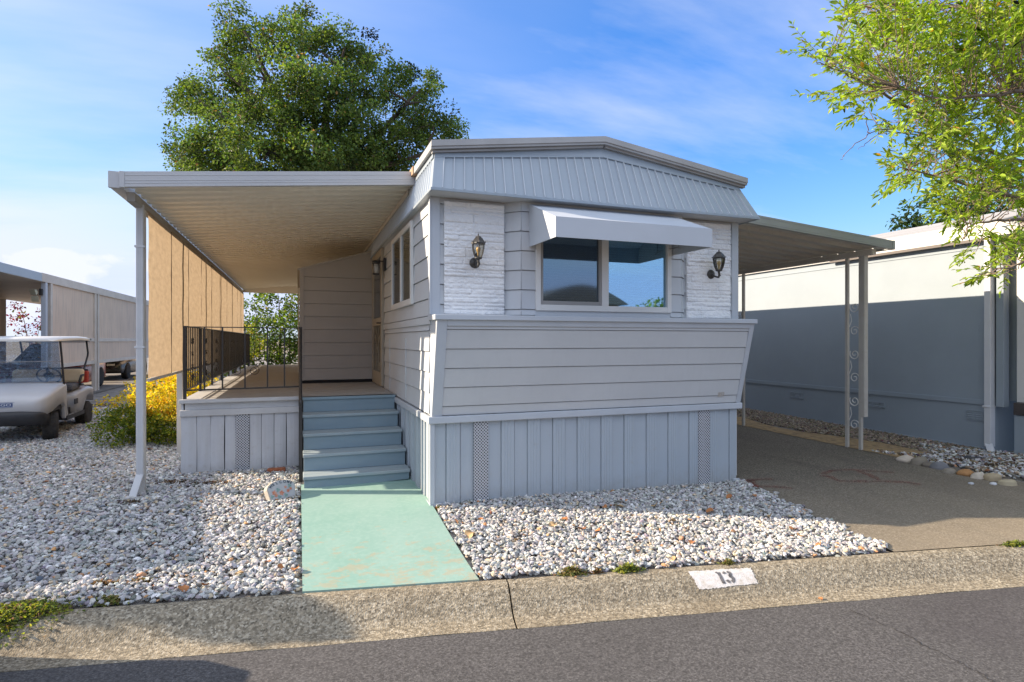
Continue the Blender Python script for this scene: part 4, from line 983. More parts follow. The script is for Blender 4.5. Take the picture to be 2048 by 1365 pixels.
for yc in (6.46,8.9,11.5):
    for s in (-1,1):
        y=yc+s*.115; zg=g(7.9,y)-.03
        mb=MB(); mb.box(7.878,7.922,y-.022,y+.022,zg,2.854); po=mb.build('post',M_CPP,cp,bevel=.003)
    for kk in range(3):
        mb=MB(); z=2.10-.71*kk
        for dz,s in ((0,1),(-.36,-1)):
            mb.tube(spiral((7.9,yc-.01,z+dz),(0,-s,0),(0,0,s),.085,1.45,26,start=2.6),.0075,5)
        mb.tube([(7.9,yc+.06,z-.10),(7.9,yc-.06+.1,z-.2),(7.9,yc-.08+.16,z-.30)],.006,5)
        mb.build('scrollwork',M_VINYL,po)
mb=MB(); dspy=6.36
mb.beam((7.9,6.285,2.87),(7.9,6.285,.46),.075,.055,(0,1,0)); mb.build('downspout',M_CPP,cp,bevel=.004)
# ------------------------------------------------------------------ neighbour's home on the right
M_NB=mat('blue_grey_stucco_panel',(.285,.328,.37),(.27,.312,.352),ns=2,rough=.75,bs=70,bst=.2,bd=.003,bstretch=(6,6,.3))
M_NBR=mat('light_grey_roof_coating',(.40,.385,.36),(.33,.315,.295),ns=1.2,rough=.7,stretch=(1,.3,1))
M_NBW=mat('bright_white_metal_fascia',(.60,.59,.57),(.55,.54,.52),ns=1,rough=.5)
nx=9.7; ny0,ny1=5.62,24.
nb=thing('neighbour_home',(11.6,14,-.1),'long grey neighbouring home with low roof across the driveway, its wall half in shadow','house')
mb=MB(); mb.hexa([(nx,ny0,-.14),(nx+3.9,ny0,-.14),(nx+3.9,ny1,.05),(nx,ny1,.05)],[(nx,ny0,3.12),(nx+3.9,ny0,3.12),(nx+3.9,ny1,3.12),(nx,ny1,3.12)])
mb.build('wall',M_NB,nb)
mb=MB(); mb.box(nx-.022,nx,ny0+.1,ny1,.625,.70); mb.box(nx-.012,nx,ny0+.1,ny1,2.99,3.0); mb.hexa([(nx-.02,ny0+.1,-.10),(nx-.001,ny0+.1,-.10),(nx-.001,ny1,.08),(nx-.02,ny1,.08)],[(nx-.02,ny0+.1,-.02),(nx-.001,ny0+.1,-.02),(nx-.001,ny1,.16),(nx-.02,ny1,.16)])
mb.build('trim_band',M_NB,nb,bevel=.004)
def nvent(u0,u1,v0,v1):
    def at(u,v): d=ray(u,v); t=nx/d.x; return d.y*t, EYE+d.z*t
    ya,z1=at(u0,v0); yb,z0=at(u1,v1); mb=MB(); x=nx-.014
    ya,yb=max(ya,yb),min(ya,yb)
    mb.box(x,nx-.001,yb,ya,z0,z0+.015); mb.box(x,nx-.001,yb,ya,z1-.015,z1)
    for k in range(4): y=yb+(ya-yb)*k/3; mb.box(x+.001,nx-.001,y-.008,y+.008,z0+.016,z1-.016)
    n=int((z1-z0)/.03)
    for k in range(1,n): z=z0+(z1-z0)*k/n; mb.hexa([(x+.004,yb,z-.008),(x+.004,ya,z-.008),(nx-.001,ya,z+.004),(nx-.001,yb,z+.004)],[(x+.004,yb,z-.005),(x+.004,ya,z-.005),(nx-.001,ya,z+.007),(nx-.001,yb,z+.007)])
    mb.build('foundation_vent',M_NB,nb)
nvent(1932,1985,819,845); nvent(1734,1770,802,817); nvent(1580,1607,784,799)
mb=MB(); rxx=12.4
for xa,za,xb,zb_ in ((nx-.08,3.36,rxx,4.02),(rxx,4.02,15,3.3)):
    mb.hexa([(xa,ny0-.1,za-.05),(xb,ny0-.1,zb_-.05),(xb,ny1,zb_-.05),(xa,ny1,za-.05)],[(xa,ny0-.1,za),(xb,ny0-.1,zb_),(xb,ny1,zb_),(xa,ny1,za)])
mb.add([(nx,ny0-.02,3.12),(nx+3.9,ny0-.02,3.12),(rxx,ny0-.02,3.97)],[(0,1,2)])
mb.build('roof',M_NBR,nb)
mb=MB(); mb.hexa([(nx-.10,ny0-.1,3.13),(nx-.02,ny0-.1,3.13),(nx-.02,8.35,3.13),(nx-.10,8.35,3.13)],[(nx-.085,ny0-.1,3.365),(nx-.02,ny0-.1,3.365),(nx-.02,8.7,3.365),(nx-.085,8.7,3.365)])
mb.hexa([(nx-.06,8.36,3.11),(nx-.01,8.36,3.11),(nx-.01,ny1,3.11),(nx-.06,ny1,3.11)],[(nx-.085,8.71,3.36),(nx-.01,8.71,3.36),(nx-.01,ny1,3.36),(nx-.085,ny1,3.36)])
mb.build('fascia',M_NBW,nb,bevel=.004)
mb=MB(); mb.box(nx-.115,nx-.06,ny0-.1,8.36,3.085,3.128); mb.build('drip_rail',mat('brown_grey_rail',(.12,.10,.09),rough=.6),nb)
mb=MB(); mb.beam((nx-.06,5.64,3.14),(nx-.06,5.64,.02),.115,.085,(0,1,0)); mb.beam((nx-.06,5.64,.03),(nx-.2,5.52,-.07),.12,.085,(0,1,0)); mb.box(nx-.13,nx+.0,5.59,5.70,.60,.63)
mb.build('downspout',mat('white_gloss_downspout',(.62,.62,.63),(.58,.58,.6),rough=.35),nb,bevel=.006)
mb=MB(); mb.box(nx-.03,nx+.10,5.475,5.575,.62,3.1); mb.build('corner_pier',M_NB,nb,bevel=.004)
mb=MB(); mb.box(nx+.08,nx+.19,5.20,5.37,.701,3.1); mb.build('porch_column',M_VINYL,nb,bevel=.004)
# enclosed porch towards the street
mb=MB(); mb.box(nx+.20,nx+.24,2.3,5.6,.70,3.1); mb.box(nx+.24,nx+3.5,2.3,2.34,-.2,3.1); mb.build('porch_wall',M_NB,nb)
mb=MB(); mb.box(nx+.0,nx+.2,2.3,5.355,-.2,.52); mb.build('porch_skirt',M_NB,nb)
mb=MB(); mb.box(nx-.02,nx+.22,2.3,5.358,.525,.70); mb.build('porch_beam',mat('dark_brown_beam',(.055,.045,.045),(.08,.065,.06),rough=.6),nb,bevel=.005)
for a in (4.2,4.75):
    mb=MB(); mb.box(nx+.165,nx+.20,a,a+.38,.72,2.95); f=mb.build('window',M_VINYL,nb,bevel=.004)
    mb=MB(); mb.box(nx+.155,nx+.164,a+.08,a+.30,1.3,2.8); mb.build('pane',M_DGLASS,f)
mb=MB(); mb.hexa([(nx-.3,2.2,3.105),(nx+3.6,2.2,3.105),(nx+3.6,5.51,3.105),(nx-.3,5.51,3.105)],[(nx-.3,2.2,3.3),(nx+3.6,2.2,3.5),(nx+3.6,5.51,3.5),(nx-.3,5.51,3.3)]); mb.build('porch_roof',M_NBW,nb)
# ------------------------------------------------------------------ neighbour's carport on the left
M_LC=mat('taupe_screen_panel',(.76,.59,.455),(.69,.53,.41),ns=1.2,rough=.7,streak=.4,streakc=(.30,.255,.22),bs=60,bst=.12,bstretch=(8,8,.3))
M_LCW=mat('aged_white_frame',(.64,.57,.50),(.56,.49,.42),ns=2.5,rough=.5,dirt=(.3,(.34,.29,.24)))
lx=-5.9; ly0,ly1,lya=14.2,34.,17.45
lc=thing('neighbour_carport',(-7.6,24,0),'long neighbouring carport closed in by tall taupe screen panels in white frames','carport')
mb=MB(); mb.hexa([(-9.6,ly0,3.02),(lx-.02,ly0,3.07),(lx-.02,ly1,3.07),(-9.6,ly1,3.02)],[(-9.6,ly0,3.12),(lx-.02,ly0,3.20),(lx-.02,ly1,3.20),(-9.6,ly1,3.12)]); mb.build('roof_panel',M_CP,lc)
mb=MB(); mb.box(lx-.015,lx+.05,ly0,lya-.28,3.03,3.235); mb.build('gutter',mat('galvanised_gutter',(.36,.40,.44),(.32,.355,.39),ns=1.5,rough=.35,metal=.3),lc,bevel=.005)
mb=MB(); mb.box(lx-.015,lx+.052,lya-.278,ly1,3.03,3.245); mb.build('fascia',M_LCW,lc,bevel=.006)
ys=[lya,21.3,26.5,31.]
for i,y in enumerate(ys):
    for dy in ((0,.32) if i==0 else (-.13,.13)):
        mb=MB(); mb.box(lx-.05,lx+.05,y+dy-.06,y+dy+.06,0.0,3.028); mb.build('post',M_LCW if (i or dy) else mat('blue_white_post',(.50,.53,.58),(.46,.49,.54),rough=.45),lc,bevel=.005)
for i,(a,b) in enumerate(zip(ys,ys[1:]+[ly1])):
    a+=.40 if i==0 else .20; b-=.20
    for z in (.88,1.56):
        mb=MB(); mb.box(lx-.03,lx+.035,a,b,z,z+.10); mb.build('rail',M_LCW,lc,bevel=.004)
    for z0,z1 in ((.981,1.559),(1.661,3.028)):
        mb=MB(); mb.box(lx-.012,lx+.004,a,b,z0,z1); mb.build('screen_panel',M_LC,lc)
for y in (19.5,24.,28.):
    mb=MB(); mb.box(-9.45,-9.35,y-.06,y+.06,0,3.02); mb.build('post',M_LCW,lc)
# concrete pad under it
mb=MB(); mb.grid(lambda i,j:(-9.8+4.2*i,14.5+20*j,g(-6,14.5+20*j)+.0),4,10); mb.build('carport_slab',mat('grey_concrete_slab',(.20,.18,.16),(.15,.135,.12),ns=1.5,rough=.9,bs=40,bst=.3),kind='structure')
fl=thing('floodlight',(lx-.02,17.3,2.85),'cream twin floodlight on the front post of the left carport','floodlight')
mb=MB(); mb.box(lx-.06,lx-.0,17.30,17.39,2.70,2.86); mb.build('bracket',M_BLACK,fl)
M_CREAM=mat('cream_plastic',(.55,.52,.38),rough=.5)
for p,d in (((-6.05,17.2,2.76),(-.35,-.85,-.35)),((-6.02,17.25,2.60),(.1,-.9,-.5))):
    p=Vector(p); d=Vector(d).normalized(); mb=MB(); s=d.cross(Vector((0,0,1))).normalized(); u=s.cross(d); w=.075
    mb.hexa([p-s*w-u*w,p+s*w-u*w,p+s*w+u*w,p-s*w+u*w],[p-s*w*.6-u*w*.6-d*.1,p+s*w*.6-u*w*.6-d*.1,p+s*w*.6+u*w*.6-d*.1,p-s*w*.6+u*w*.6-d*.1]); mb.build('lamp_head',M_CREAM,fl,bevel=.008)
# the left neighbour's home (its street end stands outside the frame and shades the gravel)
lh=thing('neighbour_home',(-11.4,16,0),'grey boarded neighbouring home behind the left carport','house')
M_LH=mat('grey_green_boards',(.27,.265,.255),(.235,.23,.22),ns=2,rough=.7,bs=40,bst=.2,bstretch=(6,6,.2))
mb=MB(); mb.box(-13.2,-9.62,7.9,25.2,-.1,3.15); mb.build('wall',M_LH,lh)
mb=MB(); mb.hexa([(-13.4,7.42,3.05),(-7.45,7.42,3.05),(-7.45,14.15,3.05),(-13.4,14.15,3.05)],[(-13.4,7.42,3.5),(-7.45,7.42,3.2),(-7.45,14.15,3.2),(-13.4,14.15,3.5)]); mb.box(-13.4,-9.61,14.16,25.4,3.16,3.35); mb.build('roof',M_ROOF,lh)
for y in (7.6,10.8,14.0): mb=MB(); mb.box(-7.6,-7.5,y-.05,y+.05,0,3.05); mb.build('porch_post',M_LCW,lh)
mb=MB(); mb.box(-9.7,-9.6,16.0,18.0,1.0,2.3); mb.build('window',M_DARK,lh)
mb=MB(); mb.box(-9.615,-9.56,22.6,22.75,.9,2.9); mb.build('door_frame',M_VINYL,lh)
# homes across the street (seen only as reflections in the front window)
def far_home(x0,x1,y,h,rise,lab,m):
    o=thing('opposite_home',((x0+x1)/2,y,0),lab,'house'); mb=MB(); mb.box(x0,x1,y-10,y,-.2,h); 
    k=x0+.15
    while k<x1: mb.box(k,k+.10,y+.0,y+.03,-.2,h); k+=.28
    mb.build('wall',m,o)
    mb=MB(); pl=[(x0-.3+(x1-x0+.6)*t/12,h+.02+rise*math.sin(math.pi*t/12)) for t in range(13)]+[(x1+.3,h-.02),(x0-.3,h-.02)]
    mb.prism(pl,lambda a,b,d:(a,y+.35-d,b),10.6); mb.build('roof',mat('dark_roof_edge',(.10,.095,.09),rough=.7),o)
    mb=MB(); mb.box(x0+1,x0+2.4,y+.031,y+.06,1,2.2); mb.build('window',M_DARK,o)
far_home(10.2,14.4,-13.5,3.3,.85,'tan ribbed home with curved roof on the far side of the street',mat('tan_ribbed_wall',(.34,.27,.19),(.28,.22,.15),rough=.7))
far_home(15.5,19.5,-19.,2.9,.3,'low flat tan home further along the far side of the street',mat('sand_ribbed_wall',(.36,.30,.22),(.3,.25,.18),rough=.7))
# ------------------------------------------------------------------ cars under the left carport
def car(x,y,label,paint,rot=0):
    o=thing('parked_car',(x,y,g(x,y)),label,'car',None,local=True,rotz=rot)
    o.location=(x,y,g(-6,y)); w=.86
    def sec(yv,hw,zb,zt,rw): return [(-hw,yv,zb),(-hw,yv,zt-.14),(-hw*rw,yv,zt),(hw*rw,yv,zt),(hw,yv,zt-.14),(hw,yv,zb)]
    S_=[sec(-2.15,.68,.32,.66,.8),sec(-2.05,.80,.26,.76,.85),sec(-1.3,.86,.24,.88,.88),sec(-.7,.87,.22,.95,.9),sec(.9,.87,.22,.97,.9),sec(1.6,.86,.24,.97,.9),sec(2.1,.80,.28,.90,.88),sec(2.2,.70,.36,.78,.85)]
    mb=MB(); vs=[p for s_ in S_ for p in s_]; fs=[(i*6+k,i*6+(k+1)%6,(i+1)*6+(k+1)%6,(i+1)*6+k) for i in range(len(S_)-1) for k in range(6)]+[tuple(range(6)),tuple(range(47,41,-1))]
    mb.add(vs,fs,True); mb.build('body',paint,o,bevel=.03)
    mb=MB(); mb.hexa([(-.78,-.75,.93),(.78,-.75,.93),(.76,1.65,.95),(-.76,1.65,.95)],[(-.62,-.05,1.40),(.62,-.05,1.40),(.60,1.15,1.40),(-.60,1.15,1.40)]); mb.build('cabin_glass',M_DGLASS,o,bevel=.03)
    mb=MB(); mb.hexa([(-.63,-.1,1.395),(.63,-.1,1.395),(.61,1.2,1.395),(-.61,1.2,1.395)],[(-.56,.0,1.45),(.56,.0,1.45),(.54,1.1,1.45),(-.54,1.1,1.45)]); mb.build('roof',paint,o,bevel=.02)
    for sx in (-1,1):
        for yy in (-1.35,1.35):
            mb=MB(); mb.lathe([(.19,-.1),(.31,-.1),(.33,-.07),(.33,.07),(.31,.1),(.19,.1)],(sx*.78,yy,.33),20,M=Matrix.Rotation(R(90),3,'Y')); wl=mb.build('wheel',mat('tyre_rubber',(.018,.018,.018),rough=.85),o)
            mb=MB(); mb.lathe([(.0,sx*.06),(.05,sx*.07),(.19,sx*.05),(.195,-sx*.05)],(sx*.78,yy,.33),16,M=Matrix.Rotation(R(90),3,'Y')); mb.build('rim',mat('alloy',(.4,.4,.42),metal=.8,rough=.35),wl)
        for yy,mm,nm in ((-2.1,mat('lamp_lens',(.5,.5,.48),rough=.15),'headlight'),(2.16,mat('red_lens',(.3,.01,.01),rough=.2),'tail_light')):
            mb=MB(); mb.box(sx*.47-.13,sx*.47+.13,yy-.055,yy+.03,.56,.64); mb.build(nm,mm,o,bevel=.01)
    return o
M_RED=mat('deep_red_car_paint',(.28,.03,.02),(.24,.025,.018),rough=.25)
car(-7.15,21.9,'deep red car parked under the left carport behind the golf cart',M_RED)
car(-7.3,28.6,'black car parked deep under the left carport beyond the red one',mat('black_car_paint',(.012,.012,.014),rough=.25))
bk=thing('bucket',(-6.9,25.3,g(-6,25.3)),'small white bucket on the slab between the red and black cars','bucket'); zc=g(-6,25.3)
mb=MB(); mb.lathe([(.11,zc),(.15,zc+.30),(.155,zc+.30),(.155,zc+.32),(.14,zc+.32),(.10,zc+.02)],(-6.9,25.3,0),16); mb.build('pail',M_VINYL,bk)
mb=MB(); mb.tube([(-6.9+.15*math.cos(R(a)),25.3,zc+.31+.14*math.sin(R(a))) for a in range(0,181,20)],.005,5); mb.build('handle',M_BLACK,bk)
# ------------------------------------------------------------------ golf cart
M_CB=mat('silver_cart_body',(.50,.50,.51),(.46,.46,.47),ns=2,rough=.3)
M_CBL=mat('black_cart_plastic',(.02,.021,.024),(.03,.03,.033),ns=10,rough=.55)
M_TYRE=mat('cart_tyre_rubber',(.022,.021,.02),(.05,.045,.04),ns=20,rough=.9)
M_CREAMV=mat('cream_vinyl_seat',(.60,.48,.32),(.53,.42,.27),ns=4,rough=.5)
M_GSEAT=mat('grey_seat_cover',(.13,.13,.14),(.09,.09,.10),ns=8,rough=.9,bs=60,bst=.5)
M_CROOF=mat('off_white_cart_roof',(.70,.68,.64),(.65,.63,.59),ns=2,rough=.35)
M_RIM=mat('grey_hub_cap',(.35,.34,.33),(.2,.19,.18),ns=10,metal=.6,rough=.4)
CXX,CYY=-4.15,11.86; CZ=g(CXX,CYY)-.0
cart=thing('golf_cart',(CXX,CYY,CZ),'silver golf cart with white roof and cream seat back parked on the gravel','golf cart',local=True,rotz=R(2.5)); cart.scale=(.93,.93,.93)
def loft(secs,nseg=9):
    """secs: (y, half width, z bottom, z top, roundness) -> closed rounded body"""
    mb=MB(); ring=[]
    for y,hw,zb,zt,r in secs:
        pts=[(-hw,zb),(-hw,zt-r)]
        for k in range(1,nseg): a=math.pi-math.pi/2*k/nseg; pts.append((-hw+r*1.3+r*1.3*math.cos(a),zt-r+r*math.sin(a)))
        pts+=[(-hw+r*1.3,zt),(-hw*.4,zt+.018),(hw*.4,zt+.018),(hw-r*1.3,zt)]
        for k in range(1,nseg): a=math.pi/2-math.pi/2*k/nseg; pts.append((hw-r*1.3+r*1.3*math.cos(a),zt-r+r*math.sin(a)))
        pts+=[(hw,zt-r),(hw,zb)]
        ring.append([(x,y,z) for x,z in pts])
    m=len(ring[0]); vs=[p for rg in ring for p in rg]
    fs=[(i*m+k,i*m+(k+1)%m,(i+1)*m+(k+1)%m,(i+1)*m+k) for i in range(len(ring)-1) for k in range(m)]
    fs+=[tuple(range(m)),tuple(range(len(ring)*m-1,(len(ring)-1)*m-1,-1))]
    mb.add(vs,fs,True); return mb
loft([(-1.33,.36,.56,.66,.04),(-1.30,.46,.50,.72,.05),(-1.22,.54,.46,.775,.06),(-1.08,.575,.50,.825,.07),(-.85,.59,.57,.875,.07),(-.62,.595,.60,.915,.07),(-.47,.595,.50,.935,.07),(-.42,.59,.33,.93,.06),(-.36,.58,.33,.90,.06)]).build('front_cowl',M_CB,cart)
mb=MB()
for s in (-1,1): mb.hexa([(s*.585,-.47,.30),(s*.53,-.47,.30),(s*.53,-.28,.30),(s*.585,-.28,.30)],[(s*.585,-.52,.62),(s*.53,-.52,.62),(s*.53,-.42,.62),(s*.585,-.42,.62)])
mb.build('leg_panel',M_CB,cart,bevel=.01)
loft([(-1.36,.38,.34,.50,.05),(-1.30,.50,.30,.52,.05),(-1.18,.56,.29,.50,.05),(-1.05,.50,.30,.48,.05)]).build('bumper',M_CBL,cart)
loft([(.14,.575,.33,.66,.04),(.20,.59,.33,.70,.05),(.50,.60,.34,.735,.06),(.64,.60,.46,.75,.06),(.80,.60,.60,.765,.06),(1.05,.60,.63,.765,.06),(1.25,.595,.56,.74,.06),(1.36,.57,.45,.70,.06),(1.40,.5,.46,.64,.05)]).build('rear_body',M_CB,cart)
mb=MB(); mb.box(-.57,.57,-.45,.20,.27,.32); mb.box(-.60,-.56,-.42,.62,.26,.335); mb.box(.56,.60,-.42,.62,.26,.335); mb.box(-.5,.5,-1.2,1.3,.30,.44); mb.build('floor_pan',M_CBL,cart)
mb=MB()
for s in (-1,1): mb.box(s*.6-.012,s*.6+.012,-.36,.10,.338,.352)
mb.build('sill_strip',M_RIM,cart)
mb=MB(); mb.box(-.54,.54,-1.0,-.47,.48,.6); mb.box(-.5,.5,-.46,-.40,.4,.9); mb.build('dash',M_CBL,cart)
mb=MB(); mb.box(-.54,.54,.12,.62,.74,.86); mb.build('seat',M_GSEAT,cart,bevel=.045)
mb=MB(); mb.hexa([(-.56,.66,.86),(.56,.66,.86),(.56,.78,.86),(-.56,.78,.86)],[(-.56,.72,1.12),(.56,.72,1.12),(.56,.84,1.12),(-.56,.84,1.12)]); mb.build('backrest',M_CREAMV,cart,bevel=.05)
for s in (-1,1):
    mb=MB(); mb.tube([(s*.56,.66,.82),(s*.575,.45,.83),(s*.575,.40,.90),(s*.575,.52,1.0),(s*.56,.70,1.0)],.022,8); mb.build('armrest',M_CBL,cart)
    mb=MB(); mb.tube([(s*.56,-.30,.38),(s*.565,-.42,.62),(s*.57,-.50,.95),(s*.56,-.56,1.35),(s*.55,-.62,1.68)],.017,8); mb.build('windshield_strut',M_CBL,cart)
    mb=MB(); mb.tube([(s*.53,.84,1.08),(s*.53,.90,1.14),(s*.53,1.12,1.36),(s*.53,1.14,1.42),(s*.53,1.04,1.66)],.017,8); mb.build('roof_strut',M_CBL,cart)
mb=MB(); mb.tube([(-.5,.86,1.13),(.5,.86,1.13)],.016,8); mb.build('cross_bar',M_CBL,cart)
mb=MB()
rf=[(-.86,.50,1.655,1.69),(-.80,.57,1.655,1.715),(-.3,.60,1.67,1.74),(.4,.60,1.68,1.75),(1.0,.59,1.665,1.735),(1.22,.55,1.635,1.70),(1.27,.5,1.63,1.67)]
vs=[];fs=[]
for y,hw,zb,zt in rf: vs+=[(-hw,y,zb),(-hw,y,zt-.03),(-hw+.06,y,zt),(hw-.06,y,zt),(hw,y,zt-.03),(hw,y,zb)]
for i in range(len(rf)-1): fs+=[(i*6+k,i*6+(k+1)%6,(i+1)*6+(k+1)%6,(i+1)*6+k) for k in range(6)]
fs+=[tuple(range(6)),tuple(range(len(rf)*6-1,len(rf)*6-7,-1))]; mb.add(vs,fs,True); crf=mb.build('roof',M_CROOF,cart,bevel=.012)
mb=MB(); mb.prism([(.0,.022),(.035,.0),(.0,-.022),(-.035,.0)],lambda a,b,d:(.596+d,1.05+a,1.69+b),.006); mb.build('roof_emblem',M_CBL,crf)
mb=MB(); mb.hexa([(-.55,-.535,.955),(.55,-.535,.955),(.55,-.530,.955),(-.55,-.530,.955)],[(-.54,-.585,1.30),(.54,-.585,1.30),(.54,-.580,1.30),(-.54,-.580,1.30)])
mb.hexa([(-.54,-.587,1.315),(.54,-.587,1.315),(.54,-.582,1.315),(-.54,-.582,1.315)],[(-.53,-.640,1.66),(.53,-.640,1.66),(.53,-.635,1.66),(-.53,-.635,1.66)])
mb.build('windshield',glass_mat('cart_windshield',refl=.20,clear=.90,mirror=(.55,.75,1),tint=(.85,.88,.9)),cart)
mb=MB(); mb.beam((-.55,-.59,1.307),(.55,-.59,1.307),.012,.014); mb.beam((-.54,-.642,1.665),(.54,-.642,1.665),.012,.012); mb.build('windshield_hinge',M_RIM,cart)
mb=MB(); Mx=Matrix.Rotation(R(-55),3,'X'); c=Vector((.27,-.18,1.04))
mb.tube([c+Mx@Vector((.175*math.cos(R(a)),.175*math.sin(R(a)),0)) for a in range(0,361,15)],.014,8,False)
mb.lathe([(.0,.02),(.07,.02),(.085,0),(.07,-.02),(.0,-.03)],c,14,M=Mx)
for a in (0,180,270): mb.beam(c,c+Mx@Vector((.17*math.cos(R(a)),.17*math.sin(R(a)),0)),.05,.014)
sw=mb.build('steering_wheel',M_CBL,cart)
mb=MB(); mb.tube([c,(.27,-.50,.80)],.022,8); mb.build('steering_column',M_CBL,sw)
def cwheel(x,y,rot):
    out=1 if x>0 else -1
    Mx=Matrix.Rotation(R(rot),3,'Z')@Matrix.Rotation(R(90),3,'Y')
    mb=MB(); mb.lathe([(.12,-.10),(.19,-.105),(.222,-.09),(.232,-.05),(.234,0),(.232,.05),(.222,.09),(.19,.105),(.12,.10)],(x,y,.23),28,M=Mx)
    for k in range(44):   # tread blocks
        a=2*math.pi*k/44
        for zc in (-.06,-.02,.02,.06):
            p=Mx@Vector((.2355*math.cos(a+zc*.8),.2355*math.sin(a+zc*.8),zc)); t=Mx@Vector((-math.sin(a),math.cos(a),.25)); 
            mb.beam(Vector((x,y,.23))+p-t*.011,Vector((x,y,.23))+p+t*.011,.03,.008,Mx@Vector((math.cos(a),math.sin(a),0)))
    w=mb.build('wheel',M_TYRE,cart)
    mb=MB(); mb.lathe([(.0,out*.075),(.03,out*.08),(.045,out*.055),(.10,out*.06),(.122,out*.08),(.125,-out*.05)],(x,y,.23),20,M=Mx)
    for k in range(8): a=2*math.pi*k/8; mb.beam(Vector((x,y,.23))+Mx@Vector((.05*math.cos(a),.05*math.sin(a),out*.066)),Vector((x,y,.23))+Mx@Vector((.11*math.cos(a),.11*math.sin(a),out*.07)),.018,.012,Mx@Vector((0,0,1)))
    mb.build('hub_cap',M_RIM,w)
cwheel(.50,-.92,14); cwheel(-.50,-.92,14); cwheel(.50,.97,0); cwheel(-.50,.97,0)
mb=MB(); by=-1.325
def bp(x,z,o=0): return (x,by-.012-o+ .11*(x/.5)**2,z)
mb.grid(lambda i,j:bp(-.18+.36*i,.60+.085*j),8,2)
bd=mb.build('badge',mat('blue_badge',(.02,.06,.20),rough=.35),cart)
M_CHR=mat('chrome_lettering',(.65,.68,.72),metal=.2,rough=.3)
vs,fs=text_mesh('EZGO',.085,.0015); mb=MB(); mb.add([bp(x*1.05-.01,.642+y*.62,.004) for x,y,z in vs],fs)
for a,b,c2,d in ((-.17,.135,.672,.679),(-.17,-.163,.607,.679),(-.17,.135,.607,.613),(.135,.142,.607,.679)): mb.grid(lambda i,j,a=a,b=b,c2=c2,d=d:bp(a+(b-a)*i,c2+(d-c2)*j,.0035),6,1)
mb.build('badge_lettering',M_CHR,bd)
mb=MB(); mb.box(.596,.612,-.02,.17,.50,.60); mb.build('side_socket',M_CBL,cart,bevel=.006)
# jerry cans on the cart's rear bag well
def can(x,y,lab):
    z=CZ+.765; o=thing('fuel_can',(CXX+x,CYY+y,z),lab,'fuel can','red cans behind the cart seat'); X,Y=CXX+x,CYY+y
    mb=MB(); mb.box(X-.085,X+.085,Y-.06,Y+.06,z,z+.22); mb.build('body',mat('red_plastic',(.42,.035,.02),rough=.45),o,bevel=.02)
    mb=MB(); mb.tube([(X-.05,Y,z+.21),(X-.045,Y,z+.255),(X+.03,Y,z+.255),(X+.035,Y,z+.21)],.012,6); mb.lathe([(.02,z+.215),(.02,z+.25),(.0,z+.255)],(X+.06,Y,0),10); mb.build('handle',M_CBL,o)
can(.02,1.12,'red fuel can behind the cart seat, nearer the steering wheel'); can(.36,1.12,'red fuel can behind the cart seat, nearer the armrest')
# ------------------------------------------------------------------ leaves, crowns, trees
M_LEAF=attr_mat('foliage',rough=.55,trans=.42,spec=.35)
M_BARK=mat('dark_bark',(.085,.062,.045),(.045,.035,.027),ns=12,rough=.95,stretch=(1,1,.3),bs=30,bst=.8,bd=.02)
M_TWIG=mat('brown_twig',(.13,.085,.055),(.09,.06,.042),ns=20,rough=.9)
def unit(v): return v/np.maximum(1e-9,np.linalg.norm(v,axis=1,keepdims=True))
def leaves(pos,dirs,ln,wd,cols,fold=.25):
    """each leaf: 6 points, two faces folded on the midrib"""
    n=len(pos); d=unit(dirs); up=unit(RNG.normal(0,.55,(n,3))+np.array((0,0,1.)))
    s=unit(np.cross(d,up)); nn=np.cross(s,d); ln=ln[:,None]; wd=wd[:,None]
    B=pos; T=pos+d*ln-nn*ln*.12
    r1=pos+d*ln*.35+s*wd+nn*wd*fold; r2=pos+d*ln*.7+s*wd*.75+nn*wd*fold*.6
    l1=pos+d*ln*.35-s*wd+nn*wd*fold; l2=pos+d*ln*.7-s*wd*.75+nn*wd*fold*.6
    V=np.stack([B,r1,r2,T,l2,l1],1).reshape(-1,3); i=np.arange(n)[:,None]*6
    Fc=np.concatenate([i+np.array([[0,1,2,3]]),i+np.array([[0,3,4,5]])],0)
    return V,Fc,np.repeat(cols,6,0)
def leafcols(n,pal,var=.18):
    p=np.array([c for w,c in pal]); w=np.array([w for w,c in pal]); k=RNG.choice(len(p),n,p=w/w.sum())
    return np.clip(p[k]*RNG.normal(1,var,(n,1))+RNG.normal(0,.006,(n,3)),.004,.9)
def clump_leaves(cent,rad,per,ln,wr,pal,squash=.8,clumpvar=.15):
    m=len(cent); n=m*per; c=np.repeat(cent,per,0); r=np.repeat(rad,per)
    o=unit(RNG.normal(0,1,(n,3))); o*= (RNG.random((n,1))**.45); off=o*r[:,None]*np.array((1,1,squash))
    d=o*.8+RNG.normal(0,.6,(n,3))+np.array((0,0,-.15)); l=ln*RNG.uniform(.65,1.3,n)
    cv=np.repeat(RNG.normal(1,clumpvar,(m,1)),per,0)
    return leaves(c+off,d,l,l*wr,np.clip(leafcols(n,pal)*cv,.004,.9))
def crown_centres(blobs,dens,jit=1.):
    C=[];Rr=[]
    for (x,y,z,r) in blobs:
        k=max(3,int(dens*r*r)); d=unit(RNG.normal(0,1,(k,3))); q=RNG.random((k,1))**.38
        p=np.array((x,y,z))+d*q*r*np.array((1,1,.9)); C.append(p)
    return np.concatenate(C)
def limb(mb,pts,r0,r1,n=7,wob=.0):
    pts=[Vector(p) for p in pts]; f=[]
    for a,b in zip(pts,pts[1:]):
        for k in range(4): f.append(a.lerp(b,k/4)+Vector((random.gauss(0,wob),random.gauss(0,wob),random.gauss(0,wob*.6))))
    f.append(pts[-1]); m=len(f); mb.tube(f,[r0+(r1-r0)*i/(m-1) for i in range(m)],n)
